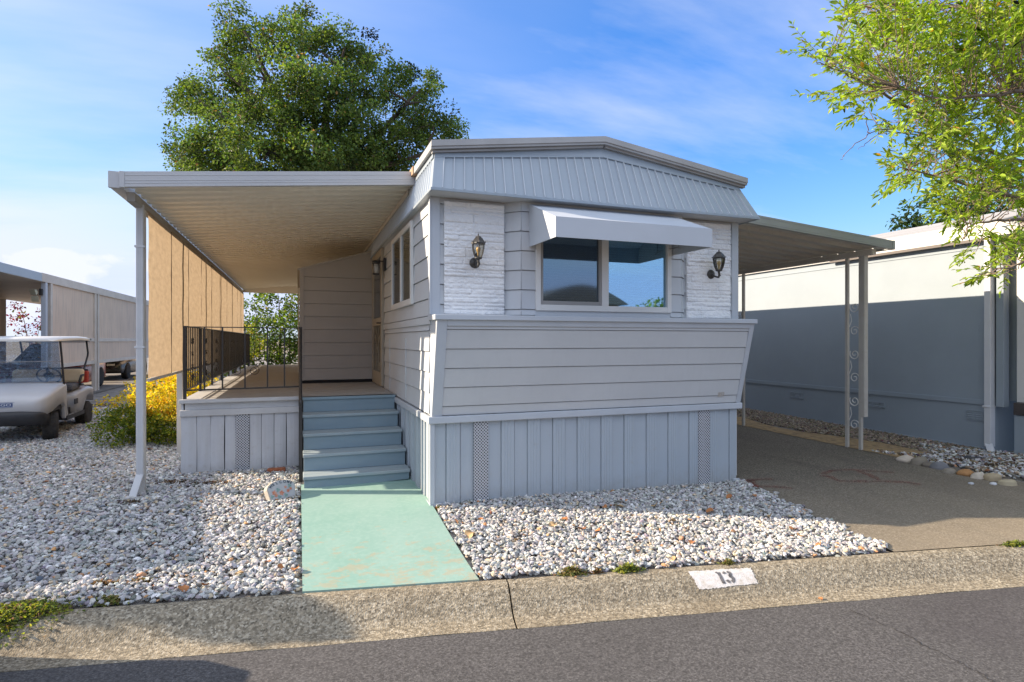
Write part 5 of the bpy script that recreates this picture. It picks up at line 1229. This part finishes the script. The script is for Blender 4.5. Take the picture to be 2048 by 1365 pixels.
OAKPAL=[(5,(.072,.118,.027)),(3,(.105,.155,.034)),(2,(.047,.085,.021)),(1,(.14,.185,.04)),(.15,(.20,.13,.05))]
# big oak behind the patio: crown lobes read off the photograph, stood at their own depths
OD=25.; lobes=[(488,62,58,0),(470,130,62,.6),(560,85,58,-1),(600,60,46,.5),(660,95,62,0),(722,105,48,.8),(735,170,60,-.6),(560,190,95,-1.5),(650,200,100,-1.2),(450,200,64,1),(395,190,46,1.2),(365,215,32,.3),(430,265,78,-.6),(390,312,50,.4),(520,300,100,-1.8),(620,300,100,-1.6),(720,270,85,-1.),(800,190,58,.8),(838,170,44,1.5),(846,240,58,.5),(800,290,70,0),(888,268,46,1.2),(880,320,40,.6),(720,340,80,0),(372,348,40,1.4),(440,340,80,0),(600,390,110,0),(760,380,80,1.)]
oak=thing('oak_tree',(1.0,OD,0),'big spreading oak with a dark green crown behind the patio cover','tree')
bl=[]
for u,v,r,dy in lobes:
    t=OD+dy*1.6; p=P(u,v,t); bl.append((p.x,p.y,p.z,r*t/F*.95))
C=crown_centres(bl,19); k=RNG.random(len(C))<.92; C=C[k]
V,Fc,cc=clump_leaves(C,RNG.uniform(.32,.62,len(C)),105,.118,.34,OAKPAL,clumpvar=.33)
npmesh('crown',V,Fc,M_LEAF,cc,parent=oak)
mb=MB(); b0=Vector((1.6,OD+.4,-.3)); fk=P(640,330,OD+.5); limb(mb,[b0,b0.lerp(fk,.5)+Vector((.2,0,0)),fk],.52,.36,12,.03)
limb_targets=[(488,62),(470,150),(600,100),(690,95),(735,170),(840,180),(860,250),(395,200),(380,300),(560,190),(650,200),(885,300)]
for (u,v) in limb_targets:
    q=P(u,v,OD+random.uniform(-1.2,1.4)); m=fk.lerp(q,.5)+Vector((random.uniform(-.4,.4),random.uniform(-.6,.6),-.35)); limb(mb,[fk+Vector((0,0,random.uniform(-1.2,0))),m,q],.20,.04,7,.05)
    for _ in range(3):
        q2=m.lerp(q,random.uniform(.2,.8)); limb(mb,[q2,q2+Vector((random.uniform(-1.5,1.5),random.uniform(-1.2,1.2),random.uniform(0,1.2)))],.07,.02,5,.03)
mb.build('trunk',M_BARK,oak)
# generic shrubs and trees
def shrub(name,label,cat,loc,blobs,dens,rad,per,ln,wr,pal,stems=5,squash=.85,group=None,trunk='stems'):
    o=thing(name,loc,label,cat,group); C=crown_centres(blobs,dens)
    C=C[C[:,2]>loc[2]+.04]
    V,Fc,cc=clump_leaves(C,RNG.uniform(rad*.7,rad*1.3,len(C)),per,ln,wr,pal,squash); V[:,2]=np.maximum(V[:,2],loc[2]+.01)
    npmesh('foliage',V,Fc,M_LEAF,cc,parent=o)
    mb=MB()
    for k in range(stems):
        b=random.choice(blobs); limb(mb,[Vector(loc)+Vector((random.uniform(-.08,.08),random.uniform(-.08,.08),-.05)),Vector(loc).lerp(Vector(b[:3]),.55)+Vector((0,0,.1)),Vector(b[:3])+Vector((0,0,b[3]*.4))],.03*max(1,b[3]),.008,5,.02)
    mb.build(trunk,M_TWIG if stems else M_TWIG,o); return o
gy=g(-2.2,10.2)
YEL=[(5,(.64,.51,.05)),(3,(.54,.48,.06)),(1.5,(.40,.38,.05)),(1,(.70,.36,.05)),(.6,(.2,.24,.035))]
GRN=[(3,(.20,.24,.03)),(3,(.12,.18,.025)),(1.5,(.33,.30,.035)),(1.5,(.07,.12,.02))]
def mixshrub():
    o=thing('yellow_shrub',(-2.25,10.1,gy),'rounded golden yellow shrub beside the porch deck','shrub')
    bl=[(-2.15,10.2,gy+.50,.52),(-2.45,10.2,gy+.42,.46),(-1.85,9.9,gy+.55,.45),(-1.9,10.7,gy+.72,.5),(-2.2,11.0,gy+.62,.5),(-1.7,10.3,gy+.85,.32),(-2.4,10.0,gy+.30,.42),(-1.85,9.8,gy+.25,.36),(-1.75,11.4,gy+.8,.4),(-1.62,9.8,gy+.55,.3)]
    C=crown_centres(bl,620); C=C[(C[:,2]>gy+.03)&(C[:,0]<-1.36)]; rad=RNG.uniform(.04,.075,len(C))
    hi=C[:,2]>gy+.52+.12*np.sin(C[:,0]*7+C[:,1]*5)
    Vs=[];off=0;Fs=[];Cs=[]
    for m,pal in ((hi,YEL),(~hi,GRN)):
        V,Fc,cc=clump_leaves(C[m],rad[m],22,.03,.40,pal,.9,.15); Vs.append(V);Fs.append(Fc+off);Cs.append(cc);off+=len(V)
    npmesh('foliage',np.concatenate(Vs),np.concatenate(Fs),M_LEAF,np.concatenate(Cs),parent=o)
    mb=MB()
    for b in bl: limb(mb,[(-2.2,10.2,gy-.05),Vector((-2.2,10.2,gy)).lerp(Vector(b[:3]),.6),b[:3]],.018,.005,5,.02)
    mb.build('stems',M_TWIG,o)
mixshrub()
HEDGE=[(4,(.075,.13,.02)),(3,(.12,.18,.028)),(1.5,(.19,.22,.04)),(1,(.035,.06,.015)),(.25,(.32,.25,.10))]
gb=.25
shrub('green_tree','bushy green tree standing beyond the far end of the porch','tree',(-.5,22.,gb),[(-1.2,21.5,1.5,1.1),(-.2,22,1.7,1.2),(-.7,22.4,2.9,1.0),(.4,22,2.6,1.0),(-1.5,22.6,2.4,.9),(.9,22.,1.6,1.1),(-.3,21.6,.8,.9),(.2,22.3,3.4,.7),(-1.9,22,1.0,.9)],34,.26,34,.11,.30,HEDGE)
shrub('yellow_green_bush','yellow green bush at the far left corner of the porch','shrub',(-1.9,19.4,gb),[(-1.9,19.4,.9,.6),(-1.6,19.8,1.5,.6),(-2.2,19.6,1.8,.5)],60,.16,30,.08,.3,[(3,(.24,.25,.04)),(2,(.14,.19,.03)),(1,(.34,.27,.06))])
shrub('red_leaf_tree','small tree with dark red leaves seen through the left carport','tree',(-10.2,29.5,.2),[(-10.2,29.5,1.8,.9),(-9.7,29.8,2.5,.7),(-10.7,29.3,2.6,.8),(-10.1,30,1.2,.8)],16,.2,22,.10,.33,[(3,(.16,.03,.035)),(2,(.09,.025,.03)),(1,(.10,.11,.03))])
shrub('dark_tree','dark tree showing over the roof of the right neighbour','tree',(23.5,16.5,0),[(23.4,16.5,5.3,1.5),(24.8,16.,6.4,1.8),(25.5,15.,4.8,2.),(27,15,6.5,2.2)],12,.4,50,.17,.33,[(3,(.03,.06,.02)),(2,(.05,.085,.022))],trunk='trunk')
shrub('far_tree','tree top barely showing above the roof ridge of the mobile home','tree',(5.,42.,0),[(5.2,42,14.3,1.1),(4.3,42,14.0,.9),(5.2,42,12.5,2.4)],12,.4,40,.2,.33,OAKPAL,trunk='trunk')
shrub('street_tree','green tree on the far side of the street','tree',(16.2,-13.,0),[(16.2,-13,2.4,1.1),(16.6,-13,3.1,.9),(15.7,-13,1.7,.9)],12,.4,40,.2,.33,HEDGE,trunk='trunk')
# ------------------------------------------------------------------ street tree on the right: trunk just outside the frame, boughs reaching in
PALR=[(5,(.25,.35,.045)),(4,(.31,.41,.055)),(2,(.17,.27,.04)),(1,(.40,.44,.08)),(.12,(.42,.25,.06))]
rtree=thing('street_tree',(8.75,3.9,g(8.75,3.9)),'bright green leafy tree overhanging from the right edge above the neighbour\'s downspout','tree')
mb=MB(); b0=Vector((8.75,3.9,g(8.75,3.9)-.1)); f0=Vector((8.6,3.95,2.5))
limb(mb,[b0,b0.lerp(f0,.5)+Vector((.05,.02,0)),f0],.14,.10,10,.008)
paths=[([(2060,330,7.6),(1950,292,7.3),(1800,205,7.0),(1700,152,6.8),(1640,126,6.7)],.035,.005),([(2055,380,7.4),(1960,318,7.0),(1850,272,6.6),(1762,262,6.4)],.03,.004),([(1850,272,6.6),(1800,255,6.5),(1745,262,6.4),(1712,290,6.35),(1690,310,6.3),(1680,320,6.3)],.008,.002),([(1762,262,6.4),(1730,290,6.4),(1716,300,6.4)],.005,.002),
 ([(2060,180,7.4),(1960,100,7.2),(1820,95,7.1),(1730,60,7.0)],.03,.005),([(2055,60,7.2),(1950,18,7.0),(1830,8,6.9),(1700,10,6.8)],.04,.006),([(2060,400,6.8),(1990,385,6.5),(1900,360,6.3),(1800,335,6.2)],.035,.005),([(2055,440,6.4),(2000,440,6.2),(1940,450,6.0),(1925,480,5.9)],.02,.004),([(2055,520,6.0),(2020,535,5.9),(1985,540,5.85),(1955,552,5.8)],.012,.003),([(2055,180,6.2),(1990,190,6.0),(1880,200,5.9),(1780,170,5.8)],.03,.005)]
LP=[]
for pts,r0,r1 in paths:
    w=[P(*p) for p in pts]; limb(mb,[f0+Vector((0,0,random.uniform(-.4,.5)))]+w if r0>.02 else w,r0 if r0>.02 else r0,r1,6,.012)
    LP+=[w[i].lerp(w[i+1],k/6) for i in range(len(w)-1) for k in range(6)]
for q in ((9.6,4.6,5.2),(10.2,3.2,4.8),(9.0,2.6,5.4),(8.3,5.1,6.0),(9.4,3.9,6.4),(7.7,3.0,5.2)): limb(mb,[f0,f0.lerp(Vector(q),.5)+Vector((0,0,-.15)),q],.06,.01,6,.03); LP.append(Vector(q))
LPa=np.array([tuple(p) for p in LP])
poly=[(1725,-20),(1680,40),(1632,85),(1628,118),(1665,150),(1700,150),(1722,228),(1790,268),(1828,300),(1778,328),(1800,368),(1872,408),(1926,436),(1960,470),(2010,500),(2070,500),(2070,-20)]
def inpoly(x,y):
    c=False;j=len(poly)-1
    for i in range(len(poly)):
        xi,yi=poly[i];xj,yj=poly[j]
        if (yi>y)!=(yj>y) and x<(xj-xi)*(y-yi)/(yj-yi)+xi: c=not c
        j=i
    return c
tw=[]
while len(tw)<1350:
    u,v=random.uniform(1590,2070),random.uniform(-20,505)
    if not inpoly(u,v): continue
    nz=float(vnoise(np.array([u/55.]),np.array([v/55.]),5)[0])
    dens=.4+.6*min(1,(u-1580)/200)
    if nz<.30 or random.random()>dens: continue
    tw.append(P(u,v,random.uniform(5.7,8.0)))
for u,v in ((1612,104),(1622,92),(1640,110),(1660,185),(1665,190),(1720,205),(1730,225),(1735,215),(1700,40),(1690,25),(1960,545),(1975,540),(1990,520),(2010,530),(1968,552),(1985,555),(1930,470),(1945,486),(1950,500),(1812,318),(1790,330),(2025,510),(2000,505)):
    for _ in range(2): tw.append(P(u+random.uniform(-8,8),v+random.uniform(-6,6),random.uniform(5.8,6.6)))
for bx,by,bz,br in ((9.6,4.6,5.2,1.3),(10.2,3.2,4.8,1.3),(9.0,2.6,5.4,1.3),(8.3,5.1,6.2,1.2),(9.4,3.9,6.6,1.3),(7.7,2.9,5.6,1.),(7.4,4.2,6.6,1.1)):
    for _ in range(80):
        d=Vector((random.gauss(0,1),random.gauss(0,1),random.gauss(0,1))).normalized()*br*random.random()**.4; tw.append(Vector((bx,by,bz))+d)
pos=[];dr=[]
for i,p in enumerate(tw):
    d2=((LPa-np.array(tuple(p)))**2).sum(1); near=Vector(LPa[d2.argmin()])
    out=(p-near); out=out.normalized() if out.length>.02 else Vector((random.gauss(0,1),random.gauss(0,1),.2)).normalized()
    out=(out+Vector((random.gauss(0,.45),random.gauss(0,.45),random.gauss(.05,.4)))).normalized()
    ln=random.uniform(.16,.34); tip=p+out*ln
    if i%2==0 and d2.min()**.5<.9: limb(mb,[near,near.lerp(p,.5)+Vector((0,0,-.03)),p],.006,.003,4,.008)
    mb.tube([p,p+out*ln*.5+Vector((0,0,-.01)),tip],[.003,.002,.0012],3)
    sd=out.cross(Vector((0,0,1))); sd=sd.normalized() if sd.length>.1 else Vector((1,0,0)); k=random.randint(8,13)
    for q in range(k):
        t=(q+.5)/k; s=1 if q%2 else -1
        pos.append(p+out*ln*t); dr.append(out*.7+sd*s*random.uniform(.5,1.)+Vector((random.gauss(0,.25),random.gauss(0,.25),random.gauss(0,.35))))
    pos.append(tip); dr.append(out)
pos=np.array([tuple(p) for p in pos]); dr=np.array([tuple(p) for p in dr]); n=len(pos); l=RNG.uniform(.055,.105,n)
V,Fc,cc=leaves(pos,dr,l,l*RNG.uniform(.14,.20,n),leafcols(n,PALR,.3)); npmesh('crown',V,Fc,M_LEAF,cc,parent=rtree)
mb.build('trunk',mat('grey_brown_bark',(.20,.15,.11),(.15,.11,.08),ns=20,rough=.9),rtree)
# ------------------------------------------------------------------ welcome stone, brick, edging rocks
M_CAST=mat('cast_stone',(.46,.42,.36),(.38,.345,.295),ns=14,rough=.95,bs=90,bst=.6,bd=.004)
M_FACE=mat('grey_painted_plaque',(.40,.41,.42),(.34,.36,.375),ns=16,rough=.9,bs=90,bst=.4)
wp0=PG(566,1002); ws=thing('welcome_stone',(wp0.x,wp0.y,g(wp0.x,wp0.y)),'small arched garden stone painted with orange flowers and a welcome message','garden stone')
MW=Matrix.Translation(Vector((wp0.x,wp0.y,wp0.z+.05)))@Matrix.Rotation(R(30),4,'Z')@Matrix.Rotation(R(-22),4,'X')
def wpt(x,z,y=0): return tuple(MW@Vector((x,y,z)))
arch=[(-.135,-.03),(.135,-.03)]+[(.150*math.cos(R(a)),.085+.075*math.sin(R(a))) for a in range(0,181,15)]
mb=MB(); mb.prism(arch,lambda a,b,d:wpt(a,b,d),.075); mb.build('slab',M_CAST,ws,bevel=.006)
mb=MB(); a2=[(x*.93,z*.93+.006) for x,z in arch]; mb.prism(a2,lambda a,b,d:wpt(a,b,-.003+d),.003); mb.build('plaque_face',M_FACE,ws)
M_INK=mat('dark_slate_lettering',(.05,.07,.09),rough=.9); mb=MB()
txt='WELCOME'
for i,ch in enumerate(txt):
    a=R(150-20*i); cx,cz=.122*math.cos(a),.085+.052*math.sin(a); vs,fs=text_mesh(ch,.038,.0012); rr=a-R(90); rr*=.7
    mb.add([wpt(cx+x*math.cos(rr)-y*math.sin(rr),cz+x*math.sin(rr)+y*math.cos(rr),-.0055) for x,y,z in vs],fs)
mb.build('lettering',M_INK,ws)
M_FLW=mat('faded_orange_flower',(.45,.15,.08),(.52,.28,.2),ns=30,rough=.9); M_GRNP=mat('faded_teal_leaf',(.16,.27,.25),(.22,.31,.29),ns=20,rough=.9)
def blob(mb,cx,cz,r,y,pet=5):
    pts=[]
    for k in range(20): a=2*math.pi*k/20; q=r*(.78+.22*math.cos(pet*a)); pts.append(wpt(cx+q*math.cos(a),cz+q*math.sin(a),y))
    mb.add(pts,[tuple(range(20))])
for cx,cz,r in ((-.085,.045,.026),(-.07,.018,.022),(-.01,.03,.028),(.04,.08,.016),(.06,.04,.02),(.09,.055,.018)):
    mb=MB(); blob(mb,cx,cz,r,-.0060); mb.build('painted_flower',M_FLW,ws)
for cx,cz,r in ((-.04,.065,.024),(-.11,.01,.02),(.085,.085,.022),(.03,.0,.022),(-.04,-.005,.022)):
    mb=MB(); blob(mb,cx,cz,r,-.0045,3); mb.build('painted_leaf',M_GRNP,ws)
bp0=PG(553,946); mb=MB(); zb0=g(bp0.x,bp0.y)
c,s_=math.cos(R(-4)),math.sin(R(-4))
def bk(x,y,z): return (bp0.x+x*c-y*s_,bp0.y+y*c+x*s_-.02,zb0+z)
mb.hexa([bk(-.105,-.04,0),bk(.105,-.04,0),bk(.105,.045,0),bk(-.105,.045,0)],[bk(-.10,-.038,.062),bk(.10,-.038,.062),bk(.10,.04,.062),bk(-.10,.04,.062)])
tag(mb.build('brick',mat('orange_red_brick',(.36,.12,.05),(.27,.085,.04),ns=22,rough=.9,bs=80,bst=.6),bevel=.008),'orange red brick lying on the gravel against the deck skirting','brick')
M_ROCK=attr_mat('river_rock',rough=.85,spec=.25,bs=30)
def rock(u,v,wpx,colr,lab,flat=.6):
    p=PG(u,v); r=wpx*p.length/F/2
    import bmesh
    bm=bmesh.new(); bmesh.ops.create_icosphere(bm,subdivisions=3,radius=1); ph=random.uniform(0,9)
    V=np.array([tuple(w.co) for w in bm.verts]); Fc=np.array([[w.index for w in f.verts] for f in bm.faces]); bm.free()
    V*= (1+.16*np.sin(V[:,[0]]*2.1+ph)*np.cos(V[:,[1]]*2.6+ph)+.07*np.sin(V[:,[2]]*5+ph*2)+.04*np.sin(V[:,[0]]*9+V[:,[1]]*7+ph))
    V*=(1+.10*(vnoise(V[:,0]*2.3+ph*7,V[:,1]*2.3+V[:,2]*1.7,11)[:,None]-.5)); V=np.sign(V)*np.abs(V)**.88; V=V*np.array((r,r*random.uniform(.6,.9),r*flat))
    a=random.uniform(-.5,.5); V=V@np.array([[math.cos(a),math.sin(a),0],[-math.sin(a),math.cos(a),0],[0,0,1]])
    C=np.clip(np.array(colr)*(1+.22*(vnoise(V[:,0]*60+ph,V[:,2]*60,3)[:,None]-.5)),.02,.8)
    o=npmesh('rock',V+np.array((p.x,p.y,g(p.x,p.y)+r*flat*.30)),Fc,M_ROCK,C,smooth=True,origin=(p.x,p.y,g(p.x,p.y)))
    tag(o,lab,'rock','rocks edging the driveway')
rock(1812,924,26,(.50,.43,.36),'pale pink rock at the far end of the driveway edging rocks')
rock(1838,929,30,(.22,.19,.15),'brown rock second from the far end of the driveway edging rocks')
rock(1857,934,20,(.17,.145,.12),'dark brown rock just beyond the slate grey edging rock')
rock(1879,938,26,(.17,.17,.18),'slate grey rock in the row edging the driveway')
rock(1898,947,20,(.24,.21,.17),'dull brown rock between the slate grey and orange edging rocks')
rock(1931,951,24,(.36,.19,.08),'orange brown rock in the row edging the driveway')
rock(1956,957,24,(.48,.42,.34),'cream rock between the orange and tan edging rocks')
rock(1984,960,27,(.36,.29,.19),'large tan rock in the row edging the driveway')
rock(2015,970,28,(.40,.34,.23),'flat yellow tan rock nearest the frame edge in the row',.45)
rock(1987,970,10,(.55,.56,.58),'small white stone below the tan edging rock')
rock(1942,969,9,(.45,.46,.48),'lone small white stone lying out on the driveway')
rock(1944,919,36,(.06,.06,.068),'low dark slate rock in the gravel behind the edging rocks',.22)
rock(522,944,16,(.40,.37,.33),'pale tan rock on the gravel left of the orange brick')
# bare earth verge beside the driveway
mb=MB()
def es(i,j): y=5.5+9*j; x=7.88+(.62-.2*math.sin(y*1.7))*i; return (x,y,g(x,y)+.012)
mb.grid(es,8,40,True); mb.build('dirt_strip',mat('tan_dirt_and_needles',(.36,.25,.12),(.21,.145,.08),ns=9,rough=.95,bs=50,bst=.9,bd=.02,dirt=(.6,(.09,.065,.04))),kind='structure')
# ------------------------------------------------------------------ weeds along the kerb
def weed(u,v,rx,ry,h,n,pal,lab,ln=.022,nm='weed'):
    p=PG(u,v); z0=g(p.x,p.y)
    q=RNG.normal(0,.45,(n,2))*np.array((rx,ry)); ks=-.188; xs=p.x+q[:,0]; ysv=p.y+q[:,1]+ks*q[:,0]
    zz=np.array([max(g(a,b),-.3) if b>kerb_y(a) else KP((Vector((a,b,0))-KO).dot(KU),(Vector((a,b,0))-KO).dot(KN)).z for a,b in zip(xs,ysv)])
    e=np.clip(1-(q[:,0]/rx)**2-(q[:,1]/ry)**2,.12,1)
    pos=np.stack([xs,ysv,zz+.004+RNG.random(n)**1.3*h*e],1); d=np.stack([RNG.normal(0,1,n),RNG.normal(0,1,n),RNG.normal(.35,.5,n)],1); l=ln*RNG.uniform(.6,1.4,n)
    V,Fc,cc=leaves(pos,d,l,l*.3,leafcols(n,pal,.22))
    o=npmesh(nm,V,Fc,M_LEAF,cc,origin=(p.x,p.y,z0)); tag(o,lab,'weed','low weeds along the kerb')
GW=[(3,(.20,.24,.045)),(2,(.30,.31,.06)),(2,(.10,.14,.04)),(1,(.17,.12,.07))]
DW=[(3,(.20,.12,.06)),(2,(.27,.19,.09)),(2,(.13,.10,.05)),(1,(.16,.18,.05))]
MW2=[(2,(.20,.21,.06)),(2,(.30,.26,.11)),(1.5,(.12,.15,.04)),(1.5,(.25,.15,.07))]
weed(55,1222,.24,.15,.035,3400,GW,'spreading green and yellow weed mat over the kerb at far left',.022)
weed(-30,1240,.26,.15,.035,2200,GW,'leafy weed patch at the left frame edge beside the larger mat',.022)
weed(218,1205,.11,.045,.03,800,MW2,'thin dry weed on the kerb edge right of the green mat')
weed(205,1174,.16,.05,.03,520,DW,'dry brown weed patch on the gravel behind the kerb')
weed(287,1168,.11,.04,.03,420,DW,'rusty brown weed patch nearest the walkway on the left gravel')
weed(1143,1149,.10,.045,.05,700,MW2,'olive weed tuft at the kerb right of the expansion joint')
weed(1190,1146,.05,.03,.03,200,DW,'small dried weed between the two kerb tufts')
weed(1256,1143,.09,.04,.05,560,GW,'green weed tuft at the kerb left of the painted number')
weed(1455,1129,.05,.02,.025,150,MW2,'tiny weed just above the painted kerb number')
weed(880,1020,.06,.04,.025,180,MW2,'tiny weed at the walkway corner beside the skirting')
weed(2030,1092,.12,.025,.03,350,GW,'weed strip at the right frame edge where driveway meets kerb')
weed(660,964,.10,.05,.02,200,DW,'dry litter tuft near the foot of the downspout') if False else None
for u,v,rx,ry,n,lab in ((345,970,.34,.14,700,'dark brown leaf litter beside the foot of the patio downspout'),(425,972,.30,.10,420,'brown leaf litter on the gravel in front of the deck corner'),(255,1012,.22,.09,240,'thin brown litter on the shaded gravel left of the downspout'),(1915,925,.25,.12,420,'dark leaf litter around the slate rock across the driveway'),(1985,935,.28,.10,420,'dark leaf litter on the gravel below the neighbour\'s white downspout'),(205,812,.5,.25,500,'dark leaf litter on the gravel between the golf cart and the yellow shrub')):
    weed(u,v,rx,ry,.045,n,[(3,(.10,.07,.045)),(2,(.16,.10,.055)),(1,(.06,.045,.03))],lab,.024,'leaf_litter')
for o in COL.objects:
    if o.name.startswith('leaf_litter'): o['category']='leaf litter'; o['group']='leaf litter on the gravel'
# fallen leaves scattered over the stones
M_DRY=mat('dry_orange_leaf',(.42,.17,.055),(.30,.12,.045),ns=18,rough=.8)
M_DRY2=mat('dry_tan_leaf',(.48,.33,.17),(.36,.22,.10),ns=18,rough=.8)
def drymesh(nm,m):
    mb=MB(); mb.grid(lambda i,j:(.032*(i-.5)*2*(1-.55*abs(2*j-1)**2),.05*(j-.5)*2*.55,.010*(2*i-1)**2+.006*math.sin(j*5)),4,5,True); o=mb.build('fallen_leaf',m); return o
protoA=drymesh('a',M_DRY); protoB=drymesh('b',M_DRY2)
spots=[(1210,1022,0),(1240,1022,1),(1105,1060,1),(1128,1048,0),(1164,1068,0),(1195,1072,0),(1225,1020,0),(1310,1020,1),(1420,1032,0),(1460,1003,0),(1586,1068,0),(1600,1082,1),(1640,1100,0),(1507,1000,0),(1540,1040,1),(1030,1090,1),(960,1048,0),(938,1080,1),(912,1052,0),(1385,1095,0),(1345,1052,1),(1270,1085,0),(575,1045,0),(535,1135,0),(560,1146,0),(590,1150,0),(410,1182,0),(365,1190,0),(478,1160,1),(92,972,0),(262,930,0),(185,938,1),(160,1012,0),(110,1020,1),(300,905,0),(1640,1200,0),(1345,1128,1)]
for i,(u,v,k) in enumerate(spots):
    src=protoA if k==0 else protoB
    o=src if (i==0 or (k==1 and not src.get('used'))) else src.copy()
    if o is not src: COL.objects.link(o)
    src['used']=1
    p=PG(u,v)
    zz=g(p.x,p.y)+.036
    if p.y<kerb_y(p.x): l,s=kfind(u,v); q=KP(l,s); p=q; zz=q.z+.005
    o.location=(p.x,p.y,zz); o.rotation_euler=(random.gauss(0,.35),random.gauss(0,.35),random.uniform(0,6.3)); sc=random.uniform(.75,1.3); o.scale=(sc,sc,sc)
    if (u,v)==(1640,1200): o.scale=(.55,.55,.55); o['label']='small dry orange leaf in the kerb gutter right of the painted number'; o['category']='leaf'; o['group']='fallen leaves on the gravel'; continue
    tag(o,'dry orange leaf lying among the white stones' if k==0 else 'dry tan leaf lying among the white stones','leaf','fallen leaves on the gravel')
for o in (protoA,protoB):
    if 'used' in o: del o['used']
for o in bpy.data.objects:
    if o.name.startswith('fallen_leaf') and 'used' in o: del o['used']
# ------------------------------------------------------------------ just outside the frame on the left: what shades the kerb and the road
tuft_xy=(-5.5,6.03); zt=g(*tuft_xy)  # unseen tuft, added and shaped to cast the rounded shadow on the kerb
shrub('shadow_tuft','clipped round topmost tuft on a thin stem in the left neighbour\'s front bed','shrub',(tuft_xy[0],tuft_xy[1],zt),[(tuft_xy[0],tuft_xy[1],2.14,.15),(tuft_xy[0],tuft_xy[1],2.26,.16),(tuft_xy[0],tuft_xy[1],2.40,.15),(tuft_xy[0],tuft_xy[1],2.0,.13)],1600,.07,40,.05,.4,HEDGE)
c2=car(-3.95,kerb_y(-4.15)-1.12,'grey car parked along the kerb at the left',mat('grey_car_paint',(.2,.2,.21),rough=.25),R(79.35)); c2.location.z=-.262
